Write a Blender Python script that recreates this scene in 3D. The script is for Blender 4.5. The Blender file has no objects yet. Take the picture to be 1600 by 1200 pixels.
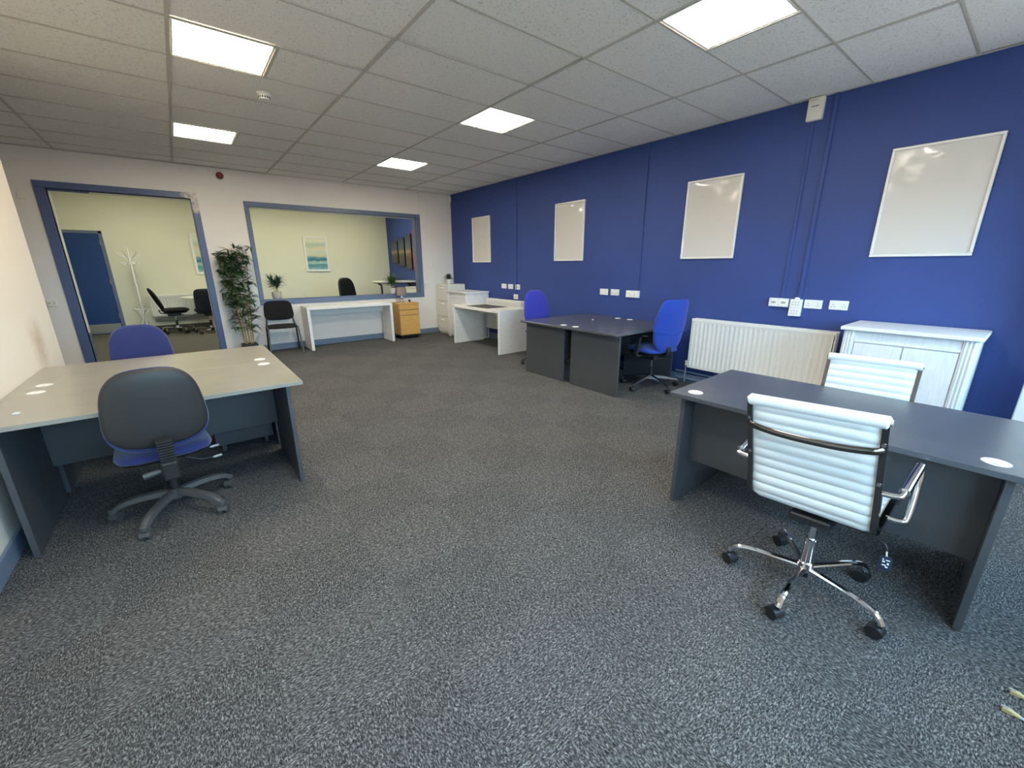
import bpy, bmesh, math, random
from mathutils import Vector, Matrix
R = math.radians
PI = math.pi
random.seed(7)
scene = bpy.context.scene
col = scene.collection

# ------------------------------------------------------------------ camera
CAM_H = 1.4293
yaw, pitch, roll = 0.6673, 0.2815, -0.0033
fwd = Vector((math.sin(yaw)*math.cos(pitch), math.cos(yaw)*math.cos(pitch), -math.sin(pitch)))
rgt = Vector((math.cos(yaw), -math.sin(yaw), 0))
upv = rgt.cross(fwd)
rgt, upv = (math.cos(roll)*rgt+math.sin(roll)*upv), (-math.sin(roll)*rgt+math.cos(roll)*upv)
cd = bpy.data.cameras.new('camera')
cam = bpy.data.objects.new('camera', cd)
col.objects.link(cam)
cd.sensor_fit = 'HORIZONTAL'
cd.sensor_width = 36.0
cd.lens = 638.195/1600*36.0
cd.clip_start = 0.05
cd.clip_end = 100
cam.matrix_world = Matrix(((rgt.x, upv.x, -fwd.x, 0), (rgt.y, upv.y, -fwd.y, 0), (rgt.z, upv.z, -fwd.z, CAM_H), (0, 0, 0, 1)))
scene.camera = cam

# ------------------------------------------------------------------ sky, light, exposure
PANEL_W = 13.0            # emission of the lit ceiling panels
BACK_W = 10.5
SKY_W = 6.0
world = bpy.data.worlds.new('overcast_sky')
scene.world = world
world.use_nodes = True
wb = world.node_tree.nodes['Background']
wn, wl = world.node_tree.nodes, world.node_tree.links
wt = wn.new('ShaderNodeTexCoord')
wsp = wn.new('ShaderNodeSeparateXYZ')
wr = wn.new('ShaderNodeValToRGB')
wr.color_ramp.elements[0].position = 0.49
wr.color_ramp.elements[0].color = (0.16, 0.17, 0.16, 1)      # ground below the horizon
wr.color_ramp.elements[1].position = 0.51
wr.color_ramp.elements[1].color = (0.40, 0.72, 1.0, 1)       # open blue sky
wm = wn.new('ShaderNodeMath')
wm.operation = 'MULTIPLY_ADD'
wm.inputs[1].default_value = 0.5
wm.inputs[2].default_value = 0.5
wl.new(wt.outputs['Generated'], wsp.inputs[0])
wl.new(wsp.outputs['Z'], wm.inputs[0])
wl.new(wm.outputs[0], wr.inputs['Fac'])
wl.new(wr.outputs['Color'], wb.inputs['Color'])
wb.inputs['Strength'].default_value = SKY_W
scene.view_settings.view_transform = 'Standard'
scene.view_settings.look = 'None'
scene.view_settings.gamma = 1
scene.view_settings.use_curve_mapping = False
scene.view_settings.exposure = 1.5

# ------------------------------------------------------------------ room measures (metres)
XW = 4.855      # blue wall
YF = 8.278      # far wall, front face
YT = 0.20       # far wall thickness
YB = 11.90      # back wall of the second room
ZC = 2.8886     # ceiling
XL = -0.905     # left wall
YLE = 5.10      # end of the left wall
XLL = -3.3      # recess beyond the left wall
YN = -0.95       # wall behind the camera
FB = 0.09       # floor level of the second room
DZ = 0.7213     # grey desk height
GX0, GY0 = 0.2187, 4.8494

# daylight portals in the windows behind the camera
for (wx0, wx1) in ((-0.4, 2.1), (2.5, 4.5)):
    ld = bpy.data.lights.new('window_portal', 'AREA')
    ld.shape = 'RECTANGLE'
    ld.size = wx1-wx0
    ld.size_y = 1.2
    ld.cycles.is_portal = True
    lo = bpy.data.objects.new('window_portal', ld)
    col.objects.link(lo)
    lo.location = ((wx0+wx1)/2, YN-0.12, 0.95+0.6)
    lo.rotation_euler = (R(90), 0, 0)

# ------------------------------------------------------------------ materials
def lin(c):
    c = c/255.0
    return c/12.92 if c <= 0.04045 else ((c+0.055)/1.055)**2.4
def rgb(r, g, b):
    return (lin(r), lin(g), lin(b), 1)
def new_mat(name):
    m = bpy.data.materials.new(name)
    m.use_nodes = True
    nt = m.node_tree
    return m, nt, nt.nodes['Principled BSDF']
def coords(nt, kind='Object', scale=(1, 1, 1)):
    mp = nt.nodes.new('ShaderNodeMapping')
    mp.inputs['Scale'].default_value = scale
    if kind == 'World':
        g = nt.nodes.new('ShaderNodeNewGeometry')
        nt.links.new(g.outputs['Position'], mp.inputs['Vector'])
    else:
        t = nt.nodes.new('ShaderNodeTexCoord')
        nt.links.new(t.outputs[kind], mp.inputs['Vector'])
    return mp.outputs['Vector']
def noise(nt, vec, scale, detail=2.0, rough=0.5, dist=0.0):
    n = nt.nodes.new('ShaderNodeTexNoise')
    n.inputs['Scale'].default_value = scale
    n.inputs['Detail'].default_value = detail
    n.inputs['Roughness'].default_value = rough
    n.inputs['Distortion'].default_value = dist
    nt.links.new(vec, n.inputs['Vector'])
    return n.outputs['Fac']
def ramp(nt, fac, stops, interp='LINEAR'):
    r = nt.nodes.new('ShaderNodeValToRGB')
    r.color_ramp.interpolation = interp
    el = r.color_ramp.elements
    while len(el) < len(stops):
        el.new(0.5)
    for e, (p, c) in zip(el, stops):
        e.position = p
        e.color = c
    nt.links.new(fac, r.inputs['Fac'])
    return r.outputs['Color']
def bump(nt, bs, height, strength=0.2, dist=0.01):
    b = nt.nodes.new('ShaderNodeBump')
    b.inputs['Strength'].default_value = strength
    b.inputs['Distance'].default_value = dist
    nt.links.new(height, b.inputs['Height'])
    nt.links.new(b.outputs['Normal'], bs.inputs['Normal'])
def mul(c, k):
    return (c[0]*k, c[1]*k, c[2]*k, 1)
def plain(name, c, rough=0.5, metal=0.0, var=0.0, vscale=4.0, bscale=0.0, bstr=0.1, kind='Object', stretch=(1, 1, 1), spec=None, sheen=0.0, coat=0.0):
    m, nt, b = new_mat(name)
    b.inputs['Base Color'].default_value = c
    b.inputs['Roughness'].default_value = rough
    b.inputs['Metallic'].default_value = metal
    if spec is not None:
        b.inputs['Specular IOR Level'].default_value = spec
    if sheen:
        b.inputs['Sheen Weight'].default_value = sheen
    if coat:
        b.inputs['Coat Weight'].default_value = coat
        b.inputs['Coat Roughness'].default_value = 0.12
    v = coords(nt, kind, stretch)
    if var:
        f = noise(nt, v, vscale, 3.0)
        nt.links.new(ramp(nt, f, [(0.3, mul(c, 1-var)), (0.7, mul(c, 1+var))]), b.inputs['Base Color'])
    if bscale:
        bump(nt, b, noise(nt, v, bscale, 2.0), bstr, 0.004)
    return m

def carpet(name, k, ax):
    m, nt, b = new_mat(name)
    b.inputs['Roughness'].default_value = 0.95
    b.inputs['Specular IOR Level'].default_value = 0.15
    st = (1.0, 2.3, 1.0) if ax else (2.3, 1.0, 1.0)
    v = coords(nt, 'World', st)
    f = noise(nt, v, 88.0, 2.5, 0.6, 0.7)
    c1, c2, c3 = rgb(28, 28, 29), rgb(74, 74, 75), rgb(150, 149, 149)
    cc = ramp(nt, f, [(0.30, mul(c1, k)), (0.5, mul(c2, k)), (0.72, mul(c3, k))])
    nt.links.new(cc, b.inputs['Base Color'])
    bump(nt, b, f, 0.35, 0.006)
    return m

def ceiling_tile_mat():
    m, nt, b = new_mat('mineral_fibre')
    b.inputs['Roughness'].default_value = 0.9
    v = coords(nt, 'World')
    f = noise(nt, v, 70.0, 3.0, 0.6)
    g = noise(nt, v, 2.0, 2.0)
    nt.links.new(ramp(nt, f, [(0.34, rgb(206, 203, 198)), (0.42, rgb(240, 237, 232)), (0.8, rgb(246, 243, 238))]), b.inputs['Base Color'])
    bump(nt, b, f, 0.35, 0.004)
    return m

def blue_paint():
    m, nt, b = new_mat('blue_wall_paint')
    b.inputs['Roughness'].default_value = 0.62
    v = coords(nt, 'World')
    f = noise(nt, v, 1.3, 2.0, 0.5)
    c = rgb(48, 71, 137)
    nt.links.new(ramp(nt, f, [(0.35, mul(c, 0.93)), (0.65, mul(c, 1.07))]), b.inputs['Base Color'])
    bump(nt, b, noise(nt, v, 160.0, 2.0), 0.12, 0.002)
    return m

def trim_paint(name, c, wear_at=None):
    m, nt, b = new_mat(name)
    b.inputs['Roughness'].default_value = 0.38
    b.inputs['Base Color'].default_value = c
    v = coords(nt, 'World')
    bump(nt, b, noise(nt, v, 60.0, 2.0), 0.06, 0.002)
    if wear_at:
        g = nt.nodes.new('ShaderNodeNewGeometry')
        tot = None
        for (p, rad) in wear_at:
            d = nt.nodes.new('ShaderNodeVectorMath')
            d.operation = 'DISTANCE'
            d.inputs[1].default_value = p
            nt.links.new(g.outputs['Position'], d.inputs[0])
            mr = nt.nodes.new('ShaderNodeMapRange')
            mr.inputs[1].default_value = rad
            mr.inputs[2].default_value = rad*0.3
            nt.links.new(d.outputs['Value'], mr.inputs[0])
            o = mr.outputs[0]
            if tot is None:
                tot = o
            else:
                a = nt.nodes.new('ShaderNodeMath')
                a.operation = 'MAXIMUM'
                nt.links.new(tot, a.inputs[0])
                nt.links.new(o, a.inputs[1])
                tot = a.outputs[0]
        n = noise(nt, v, 16.0, 4.0, 0.7)
        a = nt.nodes.new('ShaderNodeMath')
        a.operation = 'MULTIPLY'
        nt.links.new(tot, a.inputs[0])
        nt.links.new(n, a.inputs[1])
        nt.links.new(ramp(nt, a.outputs[0], [(0.30, c), (0.48, rgb(196, 186, 178)), (0.62, rgb(222, 214, 204))]), b.inputs['Base Color'])
    return m

def wood(name, c1, c2, stretch=(2, 2, 22), rough=0.45):
    m, nt, b = new_mat(name)
    b.inputs['Roughness'].default_value = rough
    v = coords(nt, 'Object', stretch)
    f = noise(nt, v, 3.0, 4.0, 0.6, 0.8)
    nt.links.new(ramp(nt, f, [(0.3, c1), (0.7, c2)]), b.inputs['Base Color'])
    bump(nt, b, f, 0.05, 0.003)
    return m

def glow(name, c, s):
    m, nt, b = new_mat(name)
    b.inputs['Base Color'].default_value = (0.8, 0.8, 0.8, 1)
    b.inputs['Roughness'].default_value = 0.6
    b.inputs['Emission Color'].default_value = c
    b.inputs['Emission Strength'].default_value = s
    return m

def seascape(name):
    m, nt, b = new_mat(name)
    b.inputs['Roughness'].default_value = 0.6
    t = nt.nodes.new('ShaderNodeTexCoord')
    s = nt.nodes.new('ShaderNodeSeparateXYZ')
    nt.links.new(t.outputs['Generated'], s.inputs[0])
    mp = nt.nodes.new('ShaderNodeMapping')
    mp.inputs['Scale'].default_value = (1.6, 1, 9)
    nt.links.new(t.outputs['Generated'], mp.inputs['Vector'])
    f = noise(nt, mp.outputs['Vector'], 1.4, 4.0, 0.6, 0.4)
    a = nt.nodes.new('ShaderNodeMath')
    a.operation = 'MULTIPLY_ADD'
    a.inputs[1].default_value = 0.22
    nt.links.new(f, a.inputs[0])
    nt.links.new(s.outputs['Z'], a.inputs[2])
    u = nt.nodes.new('ShaderNodeMath')
    u.operation = 'SUBTRACT'
    u.inputs[1].default_value = 0.11
    nt.links.new(a.outputs[0], u.inputs[0])
    nt.links.new(ramp(nt, u.outputs[0], [(0.0, rgb(150, 190, 190)), (0.14, rgb(70, 140, 155)), (0.24, rgb(175, 205, 200)), (0.31, rgb(38, 110, 135)),
        (0.40, rgb(120, 170, 175)), (0.46, rgb(218, 208, 182)), (0.56, rgb(206, 214, 200)), (0.68, rgb(224, 214, 190)), (0.8, rgb(180, 200, 185)), (0.92, rgb(226, 226, 205))]), b.inputs['Base Color'])
    return m

def skyline(name, red=False):
    m, nt, b = new_mat(name)
    b.inputs['Roughness'].default_value = 0.35
    t = nt.nodes.new('ShaderNodeTexCoord')
    s = nt.nodes.new('ShaderNodeSeparateXYZ')
    nt.links.new(t.outputs['Generated'], s.inputs[0])
    base = ramp(nt, s.outputs['Z'], [(0.0, rgb(58, 54, 56)), (0.38, rgb(66, 58, 52)), (0.46, rgb(90, 72, 56)), (0.51, rgb(140, 116, 84)), (0.60, rgb(78, 86, 104)), (1.0, rgb(34, 44, 66))]
                if not red else [(0.0, rgb(90, 30, 40)), (0.4, rgb(190, 50, 64)), (0.48, rgb(120, 70, 60)), (0.55, rgb(150, 120, 100)), (0.66, rgb(90, 60, 80)), (1.0, rgb(160, 50, 70))])
    mp = nt.nodes.new('ShaderNodeMapping')
    mp.inputs['Scale'].default_value = (6, 6, 22)
    nt.links.new(t.outputs['Generated'], mp.inputs['Vector'])
    f = noise(nt, mp.outputs['Vector'], 2.4, 3.0, 0.6)
    band = ramp(nt, s.outputs['Z'], [(0.36, (0, 0, 0, 1)), (0.44, (1, 1, 1, 1)), (0.52, (1, 1, 1, 1)), (0.58, (0, 0, 0, 1))])
    dots = ramp(nt, f, [(0.56, (0, 0, 0, 1)), (0.64, (1, 1, 1, 1))])
    mm = nt.nodes.new('ShaderNodeMath')
    mm.operation = 'MULTIPLY'
    nt.links.new(band, mm.inputs[0])
    nt.links.new(dots, mm.inputs[1])
    mx = nt.nodes.new('ShaderNodeMixRGB')
    nt.links.new(mm.outputs[0], mx.inputs['Fac'])
    nt.links.new(base, mx.inputs['Color1'])
    mx.inputs['Color2'].default_value = rgb(250, 235, 200)
    nt.links.new(mx.outputs['Color'], b.inputs['Base Color'])
    return m

def smudged_wall():
    m, nt, b = new_mat('off_white_emulsion_smudged')
    b.inputs['Roughness'].default_value = 0.6
    v = coords(nt, 'World')
    g = nt.nodes.new('ShaderNodeNewGeometry')
    d = nt.nodes.new('ShaderNodeVectorMath')
    d.operation = 'DISTANCE'
    d.inputs[1].default_value = (XL, 4.55, 0.88)
    nt.links.new(g.outputs['Position'], d.inputs[0])
    mr = nt.nodes.new('ShaderNodeMapRange')
    mr.inputs[1].default_value = 0.28
    mr.inputs[2].default_value = 0.02
    nt.links.new(d.outputs['Value'], mr.inputs[0])
    a = nt.nodes.new('ShaderNodeMath')
    a.operation = 'MULTIPLY'
    nt.links.new(mr.outputs[0], a.inputs[0])
    nt.links.new(noise(nt, v, 7.0, 4.0, 0.6), a.inputs[1])
    nt.links.new(ramp(nt, a.outputs[0], [(0.08, rgb(236, 228, 216)), (0.55, rgb(206, 188, 166))]), b.inputs['Base Color'])
    bump(nt, b, noise(nt, v, 120.0, 2.0), 0.08, 0.003)
    return m

def poster_mat():
    m, nt, b = new_mat('blank_poster_film')
    b.inputs['Roughness'].default_value = 0.12
    b.inputs['Base Color'].default_value = rgb(214, 210, 206)
    v = coords(nt, 'Object', (1, 1, 1))
    bump(nt, b, noise(nt, v, 3.2, 1.0, 0.4, 0.8), 0.28, 0.02)
    return m

def leather(name, c, rough=0.45):
    m, nt, b = new_mat(name)
    b.inputs['Base Color'].default_value = c
    b.inputs['Roughness'].default_value = rough
    v = coords(nt, 'Object')
    bump(nt, b, noise(nt, v, 22.0, 3.0, 0.6), 0.25, 0.004)
    return m

M = dict(
    carpet_a=carpet('carpet_pile_along', 1.0, 0), carpet_b=carpet('carpet_pile_across', 1.10, 1),  # carpet_b is paler: the turned pile's sheen is put into its colour
    back_carpet=plain('second_room_carpet', rgb(92, 90, 84), 0.95, var=0.15, vscale=30, kind='World', bscale=90, bstr=0.3),
    wall=plain('white_emulsion', rgb(236, 230, 224), 0.6, var=0.02, vscale=1.5, bscale=120, bstr=0.08, kind='World'),
    back_wall=plain('cream_emulsion', rgb(226, 224, 205), 0.6, bscale=60, bstr=0.12, kind='World'),
    blue=blue_paint(), left_wall=smudged_wall(),
    tile=ceiling_tile_mat(), slab=plain('ceiling_void', rgb(70, 68, 66), 0.9), bar=plain('ceiling_grid_metal', rgb(196, 190, 180), 0.5),
    frame_blue=trim_paint('blue_grey_gloss', rgb(98, 112, 139)),
    door_frame=trim_paint('blue_grey_gloss_worn', rgb(82, 97, 136), [((0.40, YF-0.02, 2.47), 0.30), ((0.38, YF-0.02, 2.30), 0.17)]),
    base_blue=trim_paint('blue_baseboard_gloss', rgb(116, 131, 154)),
    door_blue=plain('deep_blue_door_paint', rgb(16, 58, 118), 0.4, bscale=40, bstr=0.05),
    steel=plain('brushed_steel', rgb(170, 168, 160), 0.35, 0.8),
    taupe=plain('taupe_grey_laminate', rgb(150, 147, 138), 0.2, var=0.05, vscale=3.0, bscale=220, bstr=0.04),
    graphite=plain('graphite_laminate', rgb(80, 82, 87), 0.24, var=0.08, vscale=3.0, bscale=220, bstr=0.05),
    graphite_edge=plain('graphite_panel', rgb(72, 74, 78), 0.5, var=0.04, bscale=220, bstr=0.05),
    grommet=plain('pale_grey_plastic', rgb(226, 226, 226), 0.4),
    white_lam=wood('white_ash_laminate', rgb(226, 224, 218), rgb(240, 238, 232), (3, 3, 20), 0.42),
    white_paint=wood('white_stained_wood', rgb(222, 222, 224), rgb(236, 236, 238), (16, 16, 2), 0.45),
    white_metal=plain('white_enamel', rgb(236, 234, 230), 0.3),
    cab=plain('cream_steel', rgb(232, 228, 216), 0.4),
    rad=plain('radiator_enamel', rgb(232, 231, 226), 0.35),
    beech=wood('beech_veneer', rgb(198, 148, 76), rgb(222, 176, 104), (3, 3, 26)),
    pad=plain('charcoal_mat', rgb(78, 76, 74), 0.7, bscale=90, bstr=0.1),
    black=plain('black_plastic', rgb(34, 34, 36), 0.42, bscale=160, bstr=0.06),
    shell=plain('dark_moulded_plastic', rgb(50, 49, 48), 0.5, bscale=260, bstr=0.1),
    grey_plastic=plain('grey_nylon', rgb(78, 78, 78), 0.38, bscale=120, bstr=0.05),
    black_fabric=plain('black_woven_fabric', rgb(13, 13, 14), 0.9, bscale=350, bstr=0.2),
    navy_mesh=plain('navy_mesh_fabric', rgb(26, 30, 52), 0.7, var=0.3, vscale=9, bscale=200, bstr=0.2, stretch=(1, 1, 3)),
    purple_fabric=plain('violet_blue_fabric', rgb(36, 48, 106), 0.85, var=0.05, vscale=6, bscale=320, bstr=0.2, sheen=0.3),
    royal=plain('royal_blue_fabric', rgb(20, 60, 160), 0.85, var=0.05, vscale=6, bscale=320, bstr=0.2, sheen=0.2),
    violet=plain('bright_violet_blue_fabric', rgb(48, 54, 166), 0.85, var=0.05, vscale=6, bscale=320, bstr=0.2, sheen=0.25),
    white_leather=leather('white_leatherette', rgb(228, 232, 232), 0.4),
    black_leather=leather('black_leatherette', rgb(16, 16, 18), 0.38),
    chrome=plain('chrome', rgb(226, 226, 230), 0.07, 1.0),
    alu=plain('polished_aluminium', rgb(176, 178, 182), 0.25, 1.0),
    smoke_chrome=plain('smoked_chrome', rgb(120, 118, 118), 0.12, 1.0),
    clear=plain('clear_acrylic', rgb(160, 162, 162), 0.12),
    leaf=plain('bamboo_leaf', rgb(60, 88, 50), 0.5, var=0.3, vscale=14),
    leaf2=plain('yucca_leaf', rgb(50, 84, 62), 0.5, var=0.25, vscale=30),
    leaf3=plain('grass_leaf', rgb(72, 104, 46), 0.5, var=0.25, vscale=30),
    cane=plain('bamboo_cane', rgb(176, 146, 92), 0.5, var=0.15, vscale=12),
    stem=plain('pale_stem', rgb(190, 176, 140), 0.6),
    pot=plain('white_ceramic', rgb(226, 222, 214), 0.35), soil=plain('potting_soil', rgb(50, 40, 32), 0.95, bscale=120, bstr=0.5),
    stone_pot=plain('grey_stone_pot', rgb(190, 184, 172), 0.7, var=0.12, vscale=30, bscale=60, bstr=0.2),
    shade=plain('taupe_pleated_fabric', rgb(150, 132, 122), 0.8, var=0.12, vscale=3, stretch=(40, 40, 1)),
    red=plain('red_plastic', rgb(120, 22, 22), 0.4),
    poster=poster_mat(), sea=seascape('seascape_print'), city=skyline('night_skyline_print'), city_red=skyline('night_skyline_red_print', True),
    canvas_edge=plain('dark_canvas_edge', rgb(22, 22, 28), 0.7),
    off=plain('socket_detail', rgb(176, 168, 150), 0.5), dark=plain('dark_slot', rgb(40, 38, 36), 0.6),
    plug=plain('translucent_plug', rgb(190, 176, 130), 0.35), cable=plain('pale_blue_cable', rgb(176, 186, 214), 0.4),
    ink=plain('white_print', rgb(232, 236, 246), 0.5), tagfilm=plain('dark_tag_film', rgb(40, 48, 66), 0.25),
    glow_cool=glow('lit_diffuser', (1.0, 0.92, 0.76, 1), PANEL_W),
    glow_warm=glow('lit_diffuser_warm', (1.0, 0.83, 0.58, 1), PANEL_W),
    glow_back=glow('lit_diffuser_second_room', (1.0, 0.99, 0.74, 1), BACK_W),
)

# ------------------------------------------------------------------ mesh builder
class MB:
    def __init__(self):
        self.v, self.f = [], []
    def add(self, vs, fs, m=None):
        o = len(self.v)
        self.v += [tuple(m @ Vector(p)) if m is not None else tuple(p) for p in vs]
        self.f += [tuple(i+o for i in q) for q in fs]
        return self
    def box(self, x0, x1, y0, y1, z0, z1, b=0.0, m=None):
        if x0 > x1: x0, x1 = x1, x0
        if y0 > y1: y0, y1 = y1, y0
        if z0 > z1: z0, z1 = z1, z0
        b = min(b, (x1-x0)*0.45, (y1-y0)*0.45, (z1-z0)*0.45)
        if b <= 0:
            vs = [(x, y, z) for z in (z0, z1) for y in (y0, y1) for x in (x0, x1)]
            fs = [(0, 2, 3, 1), (4, 5, 7, 6), (0, 1, 5, 4), (2, 6, 7, 3), (0, 4, 6, 2), (1, 3, 7, 5)]
            return self.add(vs, fs, m)
        X, Y, Z = (x0, x1), (y0, y1), (z0, z1)
        vs, idx = [], {}
        for i in (0, 1):
            for j in (0, 1):
                for k in (0, 1):
                    sx, sy, sz = (1-2*i)*b, (1-2*j)*b, (1-2*k)*b
                    for a, p in enumerate(((X[i], Y[j]+sy, Z[k]+sz), (X[i]+sx, Y[j], Z[k]+sz), (X[i]+sx, Y[j]+sy, Z[k]))):
                        idx[(i, j, k, a)] = len(vs)
                        vs.append(p)
        g = lambda i, j, k, a: idx[(i, j, k, a)]
        fs = []
        for s in (0, 1):
            q = [g(s, 0, 0, 0), g(s, 1, 0, 0), g(s, 1, 1, 0), g(s, 0, 1, 0)]
            fs.append(q if s else q[::-1])
            q = [g(0, s, 0, 1), g(0, s, 1, 1), g(1, s, 1, 1), g(1, s, 0, 1)]
            fs.append(q if s else q[::-1])
            q = [g(0, 0, s, 2), g(1, 0, s, 2), g(1, 1, s, 2), g(0, 1, s, 2)]
            fs.append(q if s else q[::-1])
        for p in (0, 1):
            for q_ in (0, 1):
                e = [g(p, q_, 0, 0), g(p, q_, 1, 0), g(p, q_, 1, 1), g(p, q_, 0, 1)]
                fs.append(e if p == q_ else e[::-1])
                e = [g(p, 0, q_, 0), g(p, 0, q_, 2), g(p, 1, q_, 2), g(p, 1, q_, 0)]
                fs.append(e if p == q_ else e[::-1])
                e = [g(0, p, q_, 1), g(1, p, q_, 1), g(1, p, q_, 2), g(0, p, q_, 2)]
                fs.append(e if p == q_ else e[::-1])
        for i in (0, 1):
            for j in (0, 1):
                for k in (0, 1):
                    t = [g(i, j, k, 0), g(i, j, k, 1), g(i, j, k, 2)]
                    fs.append(t if (i+j+k) % 2 == 1 else t[::-1])
        return self.add(vs, fs, m)
    def lathe(self, prof, n=24, m=None):
        vs, fs, rows = [], [], []
        for r, z in prof:
            if r < 1e-6:
                rows.append([len(vs)]*n)
                vs.append((0, 0, z))
            else:
                rows.append(list(range(len(vs), len(vs)+n)))
                vs += [(r*math.cos(2*PI*i/n), r*math.sin(2*PI*i/n), z) for i in range(n)]
        for a, b in zip(rows, rows[1:]):
            for i in range(n):
                j = (i+1) % n
                q = [a[i], a[j], b[j], b[i]]
                u = []
                for x in q:
                    if x not in u:
                        u.append(x)
                if len(u) >= 3:
                    fs.append(tuple(u))
        return self.add(vs, fs, m)
    def cyl(self, p0, p1, r, n=16, r1=None, b=0.0):
        p0, p1 = Vector(p0), Vector(p1)
        r1 = r if r1 is None else r1
        d = p1-p0
        L = d.length
        q = d.to_track_quat('Z', 'Y').to_matrix().to_4x4()
        m = Matrix.Translation(p0) @ q
        if b:
            prof = [(0, 0), (r-b, 0), (r, b), (r1, L-b), (r1-b, L), (0, L)]
        else:
            prof = [(0, 0), (r, 0), (r1, L), (0, L)]
        return self.lathe(prof, n, m)
    def tube(self, path, r, n=10, prof=None, up=None):
        path = [Vector(p) for p in path]
        k = len(path)
        rs = r if isinstance(r, (list, tuple)) else [r]*k
        if prof is None:
            prof = [(math.cos(2*PI*i/n), math.sin(2*PI*i/n)) for i in range(n)]
        n = len(prof)
        T = []
        for i in range(k):
            t = path[min(i+1, k-1)]-path[max(i-1, 0)]
            T.append(t.normalized())
        u = Vector(up) if up else (Vector((0, 0, 1)) if abs(T[0].z) < 0.9 else Vector((1, 0, 0)))
        vs, fs = [], []
        for i in range(k):
            if up:
                u = Vector(up)
            s = T[i].cross(u)
            if s.length < 1e-5:
                s = T[i].cross(Vector((0.3, 0.9, 0.1)))
            s.normalize()
            w = s.cross(T[i]).normalized()
            u = w
            for a, b in prof:
                vs.append(tuple(path[i]+s*(a*rs[i])+w*(b*rs[i])))
        for i in range(k-1):
            for j in range(n):
                jj = (j+1) % n
                fs.append((i*n+j, i*n+jj, (i+1)*n+jj, (i+1)*n+j))
        fs.append(tuple(range(n))[::-1])
        fs.append(tuple((k-1)*n+j for j in range(n)))
        return self.add(vs, fs)
    def prism(self, poly, z0, z1, m=None):
        n = len(poly)
        vs = [(x, y, z0) for x, y in poly]+[(x, y, z1) for x, y in poly]
        fs = [tuple(range(n))[::-1], tuple(range(n, 2*n))]
        fs += [(i, (i+1) % n, n+(i+1) % n, n+i) for i in range(n)]
        return self.add(vs, fs, m)
    def pad(self, W, H, tf, tb, n=4.0, wt=1.0, wb=1.0, cx=0.0, cz=0.0, wm=None, rings=7, seg=40, edge=2.4, m=None):
        """cushion: width along y, height along z, front is +x"""
        vs, fs = [], []
        def pt(r, th, side):
            u, v = math.cos(th), math.sin(th)
            y = math.copysign(abs(u)**(2/n), u)*W/2*r
            z = math.copysign(abs(v)**(2/n), v)*H/2*r
            k = z/H+0.5
            if wm is None:
                y *= wb+(wt-wb)*k
            else:
                y *= (wb+(wm-wb)*k/0.34) if k < 0.34 else (wm+(wt-wm)*(k-0.34)/0.66)
            d = max(0.0, 1-r**edge)**(1/edge)
            x = (tf if side > 0 else -tb)*d + cx*y*y + cz*(z*z)
            return (x, y, z)
        rr = [i/rings for i in range(rings+1)]
        rr = [math.sin(t*PI/2) for t in rr]
        lay = []
        vs.append(pt(0, 0, 1))
        lay.append([0]*seg)
        for r in rr[1:]:
            lay.append(list(range(len(vs), len(vs)+seg)))
            vs += [pt(r, 2*PI*i/seg, 1) for i in range(seg)]
        for r in rr[-2:0:-1]:
            lay.append(list(range(len(vs), len(vs)+seg)))
            vs += [pt(r, 2*PI*i/seg, -1) for i in range(seg)]
        lay.append([len(vs)]*seg)
        vs.append(pt(0, 0, -1))
        for a, b in zip(lay, lay[1:]):
            for i in range(seg):
                j = (i+1) % seg
                u = []
                for x in (a[i], b[i], b[j], a[j]):
                    if x not in u:
                        u.append(x)
                if len(u) >= 3:
                    fs.append(tuple(u))
        return self.add(vs, fs, m)
    def build(self, name, mat, parent=None, label=None, smooth=35, kind=None):
        me = bpy.data.meshes.new(name)
        me.from_pydata(self.v, [], self.f)
        bm = bmesh.new()
        bm.from_mesh(me)
        bmesh.ops.recalc_face_normals(bm, faces=bm.faces)
        bm.to_mesh(me)
        bm.free()
        me.materials.append(M[mat] if isinstance(mat, str) else mat)
        if smooth:
            me.polygons.foreach_set('use_smooth', [True]*len(me.polygons))
            me.set_sharp_from_angle(angle=R(smooth))
        o = bpy.data.objects.new(name, me)
        col.objects.link(o)
        if parent is not None:
            o.parent = parent
        if label:
            o['label'] = label
        if kind:
            o['kind'] = kind
        return o

def smooth_path(pts, k=6):
    P = [Vector(p) for p in pts]
    out = []
    for i in range(len(P)-1):
        a, b, c, d = P[max(i-1, 0)], P[i], P[i+1], P[min(i+2, len(P)-1)]
        for j in range(k):
            t = j/k
            out.append(0.5*((2*b)+(c-a)*t+(2*a-5*b+4*c-d)*t*t+(3*b-a-3*c+d)*t**3))
    out.append(P[-1])
    return out
def tag(o, label, cat, group=None):
    o['label'] = label
    o['category'] = cat
    if group:
        o['group'] = group
    return o
def thing(name, label, cat, loc=(0, 0, 0), rz=0.0, group=None):
    o = bpy.data.objects.new(name, None)
    o.empty_display_size = 0.1
    col.objects.link(o)
    o.location = loc
    o.rotation_euler = (0, 0, rz)
    return tag(o, label, cat, group)
def struct(name, mb, mat, label=None, parent=None, smooth=35):
    o = mb.build(name, mat, parent, label, smooth)
    if parent is None:
        o['kind'] = 'structure'
    return o
def dup(root, loc, rz, label, group=None):
    def cp(o, parent):
        c = o.copy()
        col.objects.link(c)
        c.parent = parent
        for ch in list(o.children):
            cp(ch, c)
        return c
    r = cp(root, None)
    r.location = loc
    r.rotation_euler = (0, 0, rz)
    r['label'] = label
    if group:
        r['group'] = group
    return r
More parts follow.
